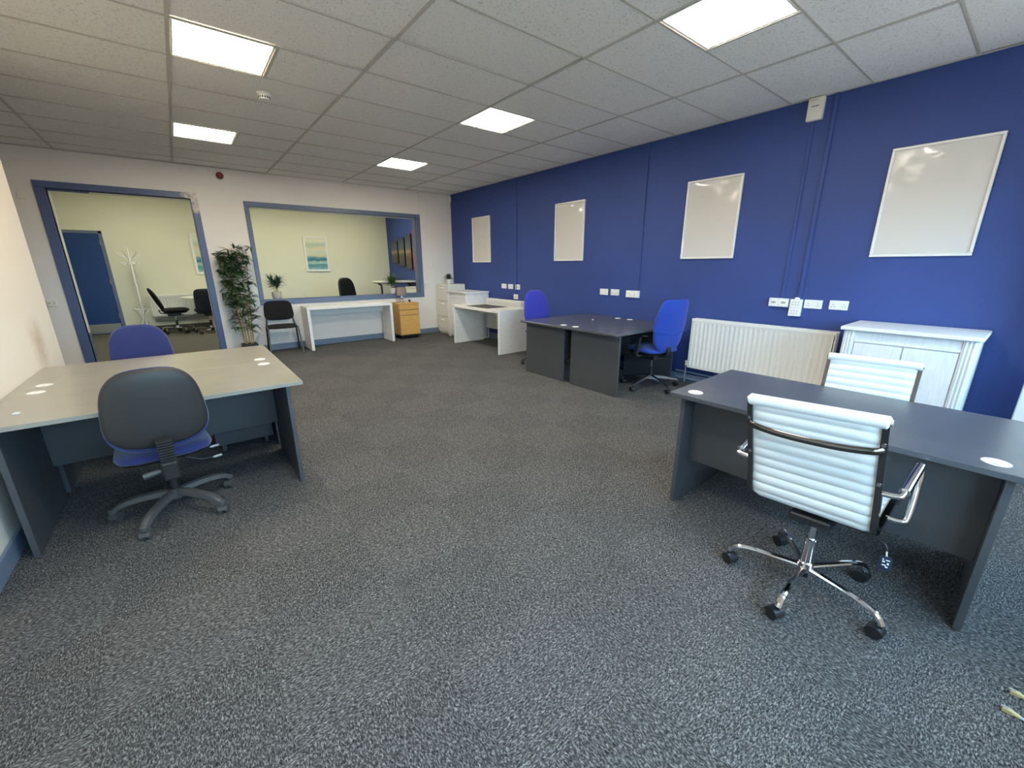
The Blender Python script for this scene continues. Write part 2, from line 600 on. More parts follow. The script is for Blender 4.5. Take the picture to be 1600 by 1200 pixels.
def XF(loc=(0, 0, 0), rx=0, ry=0, rz=0):
    return Matrix.Translation(loc) @ Matrix.Rotation(rz, 4, 'Z') @ Matrix.Rotation(ry, 4, 'Y') @ Matrix.Rotation(rx, 4, 'X')

# ================================================================== THE SETTING
# ---- floor with carpet tiles
floor = struct('floor', MB().box(XLL, XW, YN, YF+0.02, -0.1, -0.004), 'pad', 'dark grey carpeted floor of the main office', smooth=0)
CT = 0.5
tm = {}
for p in (0, 1):
    me_o = MB().box(-CT/2+0.0001, CT/2-0.0001, -CT/2+0.0001, CT/2-0.0001, -0.004, 0.0, 0.0004)
    o = me_o.build('carpet_tile', 'carpet_a' if p else 'carpet_b', floor, smooth=0)
    tm[p] = o.data
    bpy.data.objects.remove(o)
def in_view(x, y, z, mg=160):
    d = Vector((x, y, z-CAM_H))
    w = d.dot(fwd)
    if w < 0.05:
        return False
    u, v = 800+638.2*d.dot(rgt)/w, 600-638.2*d.dot(upv)/w
    return -mg < u < 1600+mg and -mg < v < 1200+mg
cells = []
for i in range(-7, 11):
    for j in range(-6, 18):
        x, y = 0.03+CT*i+CT/2-0.0, 0.1+CT*j+CT/2
        if x-CT/2 < XLL or y-CT/2 < YN:
            continue
        if not any(in_view(x+a*CT/2, y+b*CT/2, 0) for a in (-1, 0, 1) for b in (-1, 0, 1)):
            continue
        cells.append((i, j, x, y))
rest = MB()
done = set()
for (i, j, x, y) in cells:
    x0, x1, y0, y1 = x-CT/2, x+CT/2, y-CT/2, y+CT/2
    if x0 >= XW-0.01 or y0 >= YF-0.01:
        continue
    done.add((i, j))
    if x1 > XW or y1 > YF:
        g = 0.0001
        MB().box(x0+g, min(x1-g, XW), y0+g, min(y1-g, YF), -0.004, 0, 0.0004).build('carpet_tile', 'carpet_a' if (i+j) % 2 else 'carpet_b', floor, smooth=0)
    else:
        o = bpy.data.objects.new('carpet_tile', tm[(i+j) % 2])
        col.objects.link(o)
        o.location = (x, y, 0)
        o.parent = floor

# ---- walls
def far_wall_mesh():
    mb = MB()
    y0, y1 = YF, YF+YT
    dx0, dx1, dz = -1.16, 0.34, 2.42
    wx0, wx1, wz0, wz1 = 1.086, 4.03, 0.87, 2.375
    mb.box(XLL, dx0, y0, y1, 0, ZC+0.1)
    mb.box(dx0, dx1, y0, y1, dz, ZC+0.1)
    mb.box(dx1, wx0, y0, y1, 0, ZC+0.1)
    mb.box(wx0, wx1, y0, y1, 0, wz0)
    mb.box(wx0, wx1, y0, y1, wz1, ZC+0.1)
    mb.box(wx1, XW+0.2, y0, y1, 0, ZC+0.1)
    return mb
struct('wall_far', far_wall_mesh(), 'wall', 'white end wall with doorway and wide internal window', smooth=0)
struct('wall_right', MB().box(XW, XW+0.2, YN, YF, 0, ZC+0.1), 'blue', 'royal blue painted side wall', smooth=0)
struct('wall_left', MB().box(XL-0.55, XL, YN, YLE, 0, ZC+0.1), 'left_wall', 'off-white wall beside the grey double desk', smooth=0)
struct('wall_recess', MB().box(XLL-0.2, XLL, YLE-0.5, YF, 0, ZC+0.1), 'wall', smooth=0)
struct('wall_recess_return', MB().box(XLL, XL-0.55, YLE-0.2, YLE, 0, ZC+0.1), 'wall', smooth=0)
nw = MB()
nw.box(XL-0.55, XW+0.2, YN-0.25, YN, 0, 0.95)
nw.box(XL-0.55, XW+0.2, YN-0.25, YN, 2.15, ZC+0.1)
for a, b in ((XL-0.55, -0.4), (2.1, 2.5), (4.5, XW+0.2)):
    nw.box(a, b, YN-0.25, YN, 0.95, 2.15)
struct('wall_near', nw, 'wall', smooth=0)
for k, (a, b) in enumerate(((-0.4, 2.1), (2.5, 4.5))):
    f = MB()
    f.box(a, b, YN-0.2, YN-0.13, 0.95, 1.01, 0.004)
    f.box(a, b, YN-0.2, YN-0.13, 2.09, 2.15, 0.004)
    for x in (a, (a+b)/2-0.03, b-0.06):
        f.box(x, x+0.06, YN-0.2, YN-0.13, 1.01, 2.09, 0.004)
    struct('window_%d' % (k+2), f, 'white_metal', smooth=0)
# white pier standing off the blue wall beyond the cupboard
struct('wall_pier', MB().box(4.58, XW, -0.62, -0.066, 0, ZC, 0.004), 'wall', 'white pier at the end of the blue wall', smooth=0)
# second room
struct('floor_second_room', MB().box(-3.4, XW, YF+0.02, YB, -0.1, FB-0.002), 'back_carpet', 'grey carpet of the second room', smooth=0)
struct('wall_back', MB().box(-3.5, XW+0.2, YB, YB+0.2, 0, ZC+0.2), 'back_wall', 'cream back wall of the second room', smooth=0)
struct('wall_back_right', MB().box(XW, XW+0.2, YF+YT, YB, 0, ZC+0.2), 'blue', 'blue side wall of the second room', smooth=0)
struct('wall_back_left', MB().box(-3.6, -3.4, YF+YT, YB, 0, ZC+0.2), 'back_wall', smooth=0)
struct('ceiling_second_room', MB().box(-3.5, XW, YF+YT, YB, 2.98, 3.1), 'wall', smooth=0)
# lining of the second room's side of the partition so the cream light matches
struct('wall_partition_inner', MB().box(-3.4, -1.17, YF+YT, YF+YT+0.01, 0, 2.98).box(-1.17, 0.35, YF+YT, YF+YT+0.01, 2.43, 2.98).box(0.35, 1.076, YF+YT, YF+YT+0.01, 0, 2.98)
       .box(1.076, 4.04, YF+YT, YF+YT+0.01, 0, 0.86).box(1.076, 4.04, YF+YT, YF+YT+0.01, 2.385, 2.98).box(4.04, XW, YF+YT, YF+YT+0.01, 0, 2.98), 'back_wall', smooth=0)

# ---- ceiling: slab, tees, tiles
ceil = struct('ceiling', MB().box(XLL, XW, YN, YF, ZC+0.05, ZC+0.2), 'slab', 'suspended ceiling of pale mineral tiles', smooth=0)
LIGHTS = {}
xs = [GX0+1.2*i for i in range(-3, 4)]
ys = [GY0+0.6*j for j in range(-13, 7)]
LCELL = {(0, j) for j in (-2, -6, 2)} | {(2, j) for j in (-2, -6, 2)} 
for x in xs:
    if XLL < x < XW:
        MB().box(x-0.012, x+0.012, YN, YF, ZC, ZC+0.006, 0.001).build('ceiling_bar', 'bar', ceil, smooth=0)
for y in ys:
    if YN < y < YF:
        MB().box(XLL, XW, y-0.0075, y+0.0075, ZC+0.0005, ZC+0.0065, 0.001).build('ceiling_bar', 'bar', ceil, smooth=0)
rnd = random.Random(3)
def ctile(x0, x1, y0, y1):
    x0, x1, y0, y1 = max(x0, XLL), min(x1, XW), max(y0, YN), min(y1, YF)
    if x1-x0 < 0.03 or y1-y0 < 0.03:
        return
    o = MB().box(x0+0.004, x1-0.004, y0+0.004, y1-0.004, ZC+0.007, ZC+0.022, 0.002).build('ceiling_tile', 'tile', ceil, smooth=0)
    if rnd.random() < 0.25:
        o.location.z = rnd.uniform(0.001, 0.006)
for i in range(-3, 4):
    for j in range(-13, 7):
        x0, y0 = GX0+1.2*i, GY0+0.6*j
        if (i, j) in LCELL:
            MB().box(x0+0.588, x0+0.612, y0, y0+0.6, ZC, ZC+0.006, 0.001).build('ceiling_bar', 'bar', ceil, smooth=0)
            ctile(x0+0.6, x0+1.2, y0, y0+0.6)
        else:
            ctile(x0, x0+1.2, y0, y0+0.6)
# wall angle round the ceiling edge
MB().box(XW-0.02, XW, YN, YF, ZC-0.001, ZC+0.004).build('edge_angle', 'bar', ceil, smooth=0)
MB().box(XLL, XW, YF-0.02, YF, ZC-0.001, ZC+0.004).build('edge_angle', 'bar', ceil, smooth=0)

# ---- ceiling lights
LL = {(2, -6): ('bright square LED panel in the ceiling closest to the blue wall pictures', 'glow_cool'),
      (0, -2): ('warm-toned square LED panel next to the smoke detector', 'glow_warm'),
      (0, 2): ('square LED panel in the ceiling above the doorway', 'glow_cool'),
      (2, -2): ('square LED panel above the grey desks by the blue wall', 'glow_cool'),
      (2, 2): ('square LED panel above the internal window, smallest in view', 'glow_cool'),
      (0, -6): ('square LED panel over the open carpet near the viewer', 'glow_cool')}
for (i, j), (lab, mt) in LL.items():
    x0, y0 = GX0+1.2*i, GY0+0.6*j
    t = thing('ceiling_light', lab, 'light', (x0+0.3, y0+0.3, ZC), 0, 'LED panels in the ceiling')
    fr = MB()
    a = 0.288
    for (p, q, r, s) in ((-a, a, -a, -a+0.014), (-a, a, a-0.014, a), (-a, -a+0.014, -a+0.014, a-0.014), (a-0.014, a, -a+0.014, a-0.014)):
        fr.box(p, q, r, s, 0.004, 0.016, 0.001)
    fr.build('frame', 'white_metal', t)
    MB().box(-a+0.014, a-0.014, -a+0.014, a-0.014, 0.006, 0.012).build('diffuser', mt, t, smooth=0)
for k, (x, y) in enumerate(((-0.6, 10.2), (1.8, 10.2), (3.6, 10.2))):
    t = thing('ceiling_light', ['square LED panel in the second room behind the doorway', 'square LED panel in the second room, middle of its row', 'square LED panel in the second room beside its blue wall'][k], 'light', (x, y, 2.965), 0, 'LED panels in the second room')
    fr = MB()
    for (p, q, r, s) in ((-.3, .3, -.3, -.285), (-.3, .3, .285, .3), (-.3, -.285, -.285, .285), (.285, .3, -.285, .285)):
        fr.box(p, q, r, s, 0, 0.015)
    fr.build('frame', 'white_metal', t)
    MB().box(-.285, .285, -.285, .285, 0.003, 0.012).build('diffuser', 'glow_back', t, smooth=0)

# ---- baseboards
bb = 0.105
def bboard(name, x0, x1, y0, y1):
    struct(name, MB().box(x0, x1, y0, y1, 0, bb, 0.004), 'base_blue', smooth=0)
bboard('baseboard_far', 0.42, XW, YF-0.016, YF)
bboard('baseboard_far_left', XLL, -1.26, YF-0.016, YF)
bboard('baseboard_right', XW-0.016, XW, -0.066, YF-0.016)
bboard('baseboard_left', XL, XL+0.016, YN, YLE)
struct('baseboard_second_room', MB().box(-1.05, XW, YB-0.016, YB, FB, FB+0.10, 0.003), 'pad', smooth=0)

# ---- doorway frame in the far wall
df = struct('trim_1', MB().box(-1.262, -1.16, YF-0.022, YF+0.10, 0, 2.42, 0.004), 'door_frame', 'blue-grey architrave of the doorway, paint chipped at one corner', smooth=0)
MB().box(0.34, 0.427, YF-0.022, YF+0.10, 0, 2.42, 0.004).build('frame_post', 'door_frame', df, smooth=0)
MB().box(-1.262, 0.427, YF-0.024, YF+0.10, 2.42, 2.503, 0.004).build('frame_head', 'door_frame', df, smooth=0)
MB().box(-1.162, -1.152, YF+0.10, YF+YT+0.012, 0.52, 2.42).build('reveal_lining', 'white_metal', df, smooth=0)
MB().box(-1.162, -1.150, YF+0.10, YF+YT+0.012, 0, 0.52).build('lower_lining', 'frame_blue', df, smooth=0)
MB().box(0.332, 0.342, YF+0.10, YF+YT+0.012, 0, 2.42).build('reveal_lining', 'white_metal', df, smooth=0)
MB().box(-1.152, 0.332, YF+0.10, YF+YT+0.012, 2.41, 2.42).build('reveal_lining', 'white_metal', df, smooth=0)
MB().box(-1.15, -0.76, YF+0.03, YF+0.07, 2.395, 2.42, 0.003).build('closer_rail', 'door_frame', df, smooth=0)

# ---- internal window
wf = struct('window_1', MB().box(1.02, 4.105, YF-0.022, YF+YT, 0.792, 0.872, 0.005), 'frame_blue', 'wide internal window with blue-grey painted frame', smooth=0)
MB().box(1.02, 4.105, YF-0.022, YF+0.10, 2.372, 2.447, 0.005).build('window_head', 'frame_blue', wf, smooth=0)
MB().box(1.02, 1.088, YF-0.022, YF+0.10, 0.872, 2.372, 0.005).build('window_post', 'frame_blue', wf, smooth=0)
MB().box(4.028, 4.105, YF-0.022, YF+YT+0.012, 0.872, 2.372, 0.005).build('window_post', 'frame_blue', wf, smooth=0)
MB().box(1.086, 4.03, YF+0.10, YF+YT+0.012, 2.366, 2.376).build('reveal_lining', 'white_metal', wf, smooth=0)
MB().box(1.084, 1.094, YF+0.10, YF+YT+0.012, 0.872, 2.366).build('reveal_lining', 'white_metal', wf, smooth=0)
MB().box(4.012, 4.03, YF+0.03, YF+0.055, 0.872, 2.372, 0.002).build('glazing_bead', 'frame_blue', wf, smooth=0)
MB().box(1.088, 4.012, YF+0.03, YF+0.055, 0.872, 0.886, 0.002).build('glazing_bead', 'frame_blue', wf, smooth=0)

# ---- blue door of the second room
dr = struct('door_1', MB().box(-2.0, -1.118, YB-0.045, YB-0.005, FB+0.005, 2.066, 0.003), 'door_blue', 'deep blue door in the second room with metal kick plate', smooth=0)
MB().box(-1.99, -1.128, YB-0.048, YB-0.044, FB+0.02, FB+0.21, 0.001).build('kick_plate', 'steel', dr, 'brushed steel kick plate', smooth=0)
MB().box(-1.116, -1.06, YB-0.05, YB, FB, 2.125, 0.003).build('door_frame', 'frame_blue', dr, smooth=0)
MB().box(-2.06, -1.06, YB-0.05, YB, 2.07, 2.125, 0.003).build('door_frame', 'frame_blue', dr, smooth=0)
MB().box(-2.06, -2.004, YB-0.05, YB, FB, 2.07, 0.003).build('door_frame', 'frame_blue', dr, smooth=0)
for z in (0.4, 1.1, 1.85):
    MB().cyl((-1.117, YB-0.053, z), (-1.117, YB-0.053, z+0.09), 0.007, 8).build('hinge', 'steel', dr)
hd = MB().tube([(-1.93, YB-0.046, 1.08), (-1.93, YB-0.095, 1.08), (-1.82, YB-0.095, 1.08)], 0.009, 8)
hd.build('door_handle', 'steel', dr)

# ================================================================== DESKS AND STORAGE
def desk(label, loc, rz, W, D=0.8, leg_in=0.07, y0=0.05, y1=0.75, mod_y=0.67, group='graphite desks', g_in=0.12, top='graphite'):
    t = thing('desk', label, 'desk', loc, rz, group)
    MB().box(0, W, 0, D, DZ-0.025, DZ, 0.002).build('tabletop', top, t, smooth=0)
    for x in (leg_in, W-leg_in-0.025):
        MB().box(x, x+0.025, y0, y1, 0.004, DZ-0.025, 0.0015).build('panel_leg', 'graphite_edge', t, smooth=0)
    MB().box(leg_in+0.025, W-leg_in-0.025, mod_y, mod_y+0.018, 0.26, DZ-0.025, 0.0015).build('modesty_panel', 'graphite_edge', t, smooth=0)
    for x in (g_in, W-g_in):
        g = MB().lathe([(0, 0.0), (0.040, 0.0), (0.040, 0.0015), (0.037, 0.003), (0.034, 0.003), (0.033, 0.0022), (0, 0.0022)], 28, XF((x, D-0.10, DZ)))
        go = g.build('cable_grommet', 'grommet', t)
        MB().box(-0.008, 0.008, 0.018, 0.031, 0.0, 0.0006, m=XF((x, D-0.10, DZ+0.0022))).build('grommet_slot', 'off', go, smooth=0)
    return t
LX, LY, LW = -0.8977, 2.8343, 1.4083
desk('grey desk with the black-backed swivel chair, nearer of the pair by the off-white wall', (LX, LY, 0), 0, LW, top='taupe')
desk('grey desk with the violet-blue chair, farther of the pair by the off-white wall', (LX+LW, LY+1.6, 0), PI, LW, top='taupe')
CX0, CY0, CW = 3.5294, 2.6915, 1.307
desk('dark grey desk with royal blue chair, end panel to the carpet, by the blue wall', (CX0, CY0, 0), 0, CW, leg_in=0.10, y0=0.025, y1=0.745, mod_y=0.66)
desk('dark grey desk backing onto another, on the side towards the white side table', (CX0+CW, CY0+1.6, 0), PI, CW, leg_in=0.10, y0=0.012, y1=0.73, mod_y=0.66)
th = 0.0262
RXD, RYD, RD, RL = 2.132, 1.2194, 0.82, 1.36
rroot = (RXD+RD*math.cos(th)+RL*math.sin(th), RYD+RD*math.sin(th)-RL*math.cos(th), 0)
desk('dark grey desk between the two white ribbed chairs', rroot, PI/2+th, RL, RD, leg_in=0.045, y0=0.05, y1=0.76, mod_y=0.62, g_in=0.105)
# drawer unit under the back desk by the off-white wall
t = thing('drawer_unit', 'low grey drawer unit under the desk by the off-white wall', 'drawer unit', (0.0, 3.775, 0))
MB().box(0, 0.40, 0, 0.5, 0.06, 0.56, 0.003).build('carcass', 'graphite_edge', t, smooth=0)
for z0, z1 in ((0.07, 0.30), (0.31, 0.42), (0.43, 0.54)):
    MB().box(0.005, 0.395, 0.502, 0.518, z0, z1, 0.002).build('drawer_front', 'graphite', t, smooth=0)
for x in (0.05, 0.35):
    for y in (0.05, 0.45):
        MB().cyl((x, y, 0.0), (x, y, 0.06), 0.018, 12, b=0.004).build('foot', 'grey_plastic', t)
# bits lying on the desks
for (nm, lab, x, y, w, d, r) in (('paper_scrap', 'small white chip lying on the grey desk near the off-white wall', -0.761, 3.061, 0.03, 0.016, 0.2),
                                 ('cable_clip', 'tiny white clip on the middle of the dark grey double desk', 4.319, 3.70, 0.03, 0.02, 0.5)):
    o = MB().box(-w/2, w/2, -d/2, d/2, 0, 0.006, 0.002).box(-w/5, w/5, -d/2.5, d/2.5, 0.006, 0.009, 0.001).build(nm, 'grommet', None, smooth=0)
    o.location = (x, y, DZ)
    o.rotation_euler.z = r
    tag(o, lab, 'clip' if nm == 'cable_clip' else 'scrap')

def slab_table(label, loc, rz, W, D, H, T, rail_z, mat='white_lam'):
    """thick slab table: top with two full-depth panel legs; local x width, y=0 front"""
    t = thing('side_table', label, 'table', loc, rz)
    MB().box(0, W, 0, D, H-T, H, 0.003).build('tabletop', mat, t, smooth=0)
    for x in (0, W-T):
        MB().box(x, x+T, 0, D, 0.0, H-T, 0.003).build('panel_leg', mat, t, smooth=0)
    MB().box(T, W-T, D-0.10, D-0.075, rail_z, H-T, 0.002).build('rear_rail', mat, t, smooth=0)
    return t
slab_table('long white console table under the internal window', (1.625, 7.75, 0), 0, 1.53, 0.47, 0.752, 0.048, 0.57)
slab_table('white slab-leg table with a charcoal desk mat on it', (3.975, 6.85, 0), -PI/2, 1.475, 0.66, 0.730, 0.048, 0.55)
o = MB().box(4.03, 4.47, 5.80, 6.48, 0.730, 0.733, 0.001).build('desk_mat', 'pad', None, smooth=0)
tag(o, 'flat charcoal desk mat on the white table', 'desk mat')

def cupboard(label, loc, rz, W=0.78, D=0.52, H=0.94):
    t = thing('cupboard', label, 'cupboard', loc, rz, 'white panelled cupboards')
    MB().box(0.03, W-0.03, 0.025, D, 0.07, H-0.03).build('carcass', 'white_paint', t, smooth=0)
    MB().box(-0.022, W+0.022, -0.03, D, H-0.03, H, 0.005).build('cupboard_top', 'white_paint', t, smooth=0)
    for x in (0.0, W-0.075):
        p = MB().box(x, x+0.075, 0.008, D-0.005, 0.0, H-0.03, 0.002).build('side_post', 'white_paint', t, smooth=0)
        fl = MB()
        for k in range(3):
            fl.box(x+0.009+k*0.021, x+0.023+k*0.021, 0.001, 0.010, 0.05, H-0.035, 0.004)
        fl.build('fluting', 'white_paint', p, smooth=0)
    MB().box(0.076, W-0.076, 0.0255, 0.029, 0.10, H-0.125).build('gap_shade_panel', 'dark', t, smooth=0)  # dark panel paints the shade in the gaps round the doors
    MB().box(0.075, W-0.075, 0.018, 0.04, H-0.105, H-0.03, 0.002).build('frieze', 'white_paint', t, smooth=0)
    MB().box(0.075, W-0.075, 0.008, 0.026, H-0.125, H-0.105, 0.004).build('moulding', 'white_paint', t, smooth=0)
    mid = W/2
    for a, b in ((0.081, mid-0.004), (mid+0.004, W-0.081)):
        d = MB().box(a, b, 0.012, 0.025, 0.10, H-0.131, 0.002).build('cupboard_door', 'white_paint', t, smooth=0)
        kx = b-0.04 if a < mid-0.1 else a+0.04
        MB().lathe([(0, 0.024), (0.013, 0.022), (0.015, 0.016), (0.007, 0.008), (0.007, 0), (0, 0)], 14, XF((kx, 0.014, 0.5), rx=PI/2)).build('knob', 'white_metal', d)
    MB().box(0.075, W-0.075, 0.02, 0.045, 0.04, 0.098, 0.002).build('plinth', 'white_paint', t, smooth=0)
    for s in (0.10, W-0.10):
        pass
    return t
cupboard('white cupboard with fluted posts behind the white ribbed chairs', (4.30, 0.955, 0), -PI/2, 0.765, 0.54)
cupboard('white cupboard between the filing cabinet and the white table', (4.315, 7.66, 0), -PI/2, 0.78, 0.52, 0.945)

# filing cabinet (faces the room, front towards -x)
t = thing('filing_cabinet', 'cream steel three-drawer filing cabinet in the corner', 'filing cabinet', (4.385, 8.235, 0), -PI/2)
MB().box(0, 0.46, 0.022, 0.45, 0.02, 1.06, 0.003).build('carcass', 'cab', t, smooth=0)
MB().box(0.010, 0.450, 0.018, 0.0215, 0.03, 1.045).build('gap_shade_panel', 'dark', t, smooth=0)  # dark sheet behind the drawers stands in for shade in their gaps
for k in range(3):
    z0 = 0.04+k*0.338
    d = MB().box(0.008, 0.452, 0.0, 0.0175, z0, z0+0.329, 0.003).build('drawer_front', 'cab', t, smooth=0)
    h = MB().pad(0.15, 0.055, 0.024, 0.0, 3.0, rings=4, seg=24, m=XF((0.23, 0.0, z0+0.262), rz=-PI/2))
    h.build('drawer_pull', 'white_metal', d)
    MB().box(0.17, 0.29, -0.002, 0.002, z0+0.287, z0+0.305).build('card_slot', 'off', d, smooth=0)
MB().cyl((0.42, 0.0, 1.02), (0.42, -0.008, 1.02), 0.011, 12).build('lock', 'steel', t)
MB().box(0.01, 0.45, 0.03, 0.44, 0.0, 0.02).build('plinth', 'cab', t, smooth=0)

# beech pedestal on castors
t = thing('drawer_pedestal', 'beech three-drawer pedestal on castors beside the white console', 'pedestal', (3.335, 7.845, 0), 0)
MB().box(0, 0.42, 0.02, 0.41, 0.08, 0.695, 0.002).build('carcass', 'beech', t, smooth=0)
MB().box(-0.008, 0.428, -0.006, 0.415, 0.695, 0.720, 0.003).build('pedestal_top', 'beech', t, smooth=0)
MB().box(0.004, 0.416, 0.0165, 0.0195, 0.085, 0.692).build('gap_shade_panel', 'dark', t, smooth=0)  # shade between the drawers, painted as a dark backing
for z0, z1 in ((0.085, 0.473), (0.482, 0.578), (0.587, 0.690)):
    MB().box(0.002, 0.418, 0.0, 0.016, z0, z1, 0.002).build('drawer_front', 'beech', t, smooth=0)
MB().box(0.01, 0.41, 0.0, 0.40, 0.05, 0.08, 0.002).build('plinth', 'black', t, smooth=0)
for x in (0.05, 0.37):
    for y in (0.06, 0.36):
        MB().cyl((x-0.018, y, 0.026), (x+0.018, y, 0.026), 0.026, 14, b=0.004).build('castor', 'black', t)

# ================================================================== RADIATORS
def radiator(name_label, loc, rz, W, H, n, pipes=True, depth=0.10):
    t = thing('radiator', name_label, 'radiator', loc, rz, 'white panel radiators')
    # pressed front panel: flutes running vertically
    vs, fs = [], []
    yf = -depth
    cols = []
    m = n*8
    for i in range(m+1):
        x = 0.02+(W-0.04)*i/m
        ph = (i/8.0) % 1.0
        d = 0.010*(0.5-0.5*math.cos(2*PI*ph))**0.7
        cols.append((x, d))
    zr = [0.0, 0.012, 0.035, 0.05, H-0.06, H-0.045, H-0.03]
    zk = [0.0, 0.0, 0.0, 1.0, 1.0, 0.0, 0.0]
    for z, k in zip(zr, zk):
        for x, d in cols:
            vs.append((x, yf+d*k, z))
    nc = len(cols)
    for a in range(len(zr)-1):
        for i in range(nc-1):
            fs.append((a*nc+i, a*nc+i+1, (a+1)*nc+i+1, (a+1)*nc+i))
    MB().add(vs, fs).build('front_panel', 'rad', t, smooth=60)
    MB().box(0.03, W-0.03, -0.035, -0.025, 0.01, H-0.03, 0.002).build('back_panel', 'rad', t, smooth=0)
    g = MB()
    g.box(0.0, W, yf-0.004, yf+0.012, H-0.032, H, 0.003)
    g.box(0.0, W, -0.032, -0.016, H-0.012, H, 0.003)
    k = int(W/0.03)
    for i in range(k):
        x = 0.01+(W-0.02)*i/k
        g.box(x, x+0.014, yf+0.012, -0.032, H-0.008, H-0.002)
    g.build('top_grille', 'rad', t, smooth=0)
    for x in (0.0, W-0.012):
        MB().box(x, x+0.012, yf-0.002, -0.018, 0.0, H-0.008, 0.003).build('side_panel', 'rad', t, smooth=0)
    for x in (0.15, W-0.17):
        MB().box(x, x+0.02, -0.026, 0.0, 0.05, H-0.08).build('wall_bracket', 'rad', t, smooth=0)
    if pipes:
        for x, s in ((-0.035, 1), (W+0.035, -1)):
            zf = -loc[2]+0.0
            v = MB().cyl((x, -0.06, 0.01), (x, -0.06, 0.075), 0.013, 12, b=0.003).cyl((x, -0.06, 0.035), (x+s*0.05, -0.06, 0.035), 0.010, 10)
            v.build('valve', 'white_metal', t)
            MB().tube([(x, -0.06, 0.02), (x, -0.06, zf+0.02)], 0.0075, 8).build('tail_pipe', 'base_blue', t)
    return t
radiator('long white radiator beside the white cupboard on the blue wall', (XW-0.028, 2.515, 0.222), -PI/2, 1.42, 0.60, 28)
radiator('white radiator half hidden behind the white side table', (XW-0.028, 6.83, 0.232), -PI/2, 1.10, 0.585, 22)
radiator('white radiator on the cream wall of the second room', (-0.60, YB-0.01, 0.40), 0, 1.5, 0.45, 30, False)
o = MB().box(-0.56, 0.9, YB-0.02, YB-0.004, 0.27, 0.35, 0.003).build('cable_trunking', 'off', None, smooth=0)
tag(o, 'pale trunking running below the second room radiator', 'trunking')
# heating pipe along the blue wall
o = MB().tube([(XW-0.045, 2.70, 0.14), (XW-0.045, 0.98, 0.14)], 0.011, 10).tube([(XW-0.045, 2.70, 0.055), (XW-0.045, 0.98, 0.055)], 0.011, 10).build('heating_pipe', 'base_blue', None)
tag(o, 'pair of blue-painted heating pipes along the skirting under the long radiator', 'pipe')
o = MB().tube([(XW-0.045, 6.84, 0.12), (XW-0.045, 5.5, 0.12)], 0.010, 8).tube([(XW-0.045, 6.84, 0.06), (XW-0.045, 5.5, 0.06)], 0.010, 8).build('heating_pipe', 'base_blue', None)
tag(o, 'pair of heating pipes on the floor behind the white side table', 'pipe')

# ================================================================== WALL THINGS
def wall_frame(label, y_c, z_c, k):
    W, H = 0.622, 0.856
    t = thing('picture_frame', label, 'picture frame', (XW, y_c, z_c), -PI/2, 'blank framed posters on the blue wall')
    e = 0.020
    fr = MB()
    for (x0, x1, z0, z1) in ((-W/2, W/2, H/2-e, H/2), (-W/2, W/2, -H/2, -H/2+e), (-W/2, -W/2+e, -H/2+e, H/2-e), (W/2-e, W/2, -H/2+e, H/2-e)):
        fr.box(x0, x1, -0.026, -0.001, z0, z1, 0.004)
    fr.build('frame', 'white_metal', t, smooth=0)
    # slightly buckled sheet
    n = 22
    rr = random.Random(k)
    a, b, c = rr.uniform(2, 4), rr.uniform(2, 5), rr.uniform(0, 6)
    vs, fs = [], []
    for j in range(n+1):
        for i in range(n+1):
            u, v = i/n, j/n
            w = 0.006*math.sin(a*PI*u+c)*math.sin(b*PI*v)*v*v+0.009*math.exp(-((u-0.45)**2*30+(v-0.93)**2*60))
            vs.append((-W/2+0.012+(W-0.024)*u, -0.010-w*(1 if 0 < i < n and 0 < j < n else 0), -H/2+0.012+(H-0.024)*v))
    for j in range(n):
        for i in range(n):
            q = j*(n+1)+i
            fs.append((q, q+1, q+n+2, q+n+1))
    MB().add(vs, fs).build('poster_sheet', 'poster', t, smooth=80)
    return t
wall_frame('blank white framed poster, first on the blue wall from the corner with the filing cabinet', 7.118, 1.927, 1)
wall_frame('blank white framed poster above the dark grey double desk', 4.715, 1.930, 2)
wall_frame('blank white framed poster above the long radiator', 2.507, 1.930, 3)
wall_frame('blank white framed poster above the white cupboard, largest in view', 0.707, 1.922, 4)

def wall_painting(label, x, y, z, W, H):
    t = thing('painting', label, 'painting', (x, y, z), 0, 'framed seascapes in the second room')
    e = 0.05
    fr = MB()
    for (x0, x1, z0, z1) in ((-W/2, W/2, H/2-e, H/2), (-W/2, W/2, -H/2, -H/2+e), (-W/2, -W/2+e, -H/2+e, H/2-e), (W/2-e, W/2, -H/2+e, H/2-e)):
        fr.box(x0, x1, -0.035, -0.001, z0, z1, 0.004)
    fr.build('frame', 'white_metal', t, smooth=0)
    MB().box(-W/2+e-.002, W/2-e+.002, -0.022, -0.004, -H/2+e-.002, H/2-e+.002).build('picture_sheet', 'sea', t, smooth=0)
wall_painting('white-framed abstract seascape seen through the internal window', 2.91, YB, 1.735, 0.58, 0.86)
wall_painting('white-framed abstract seascape seen at the edge of the doorway', 0.615, YB, 1.70, 0.58, 0.86)

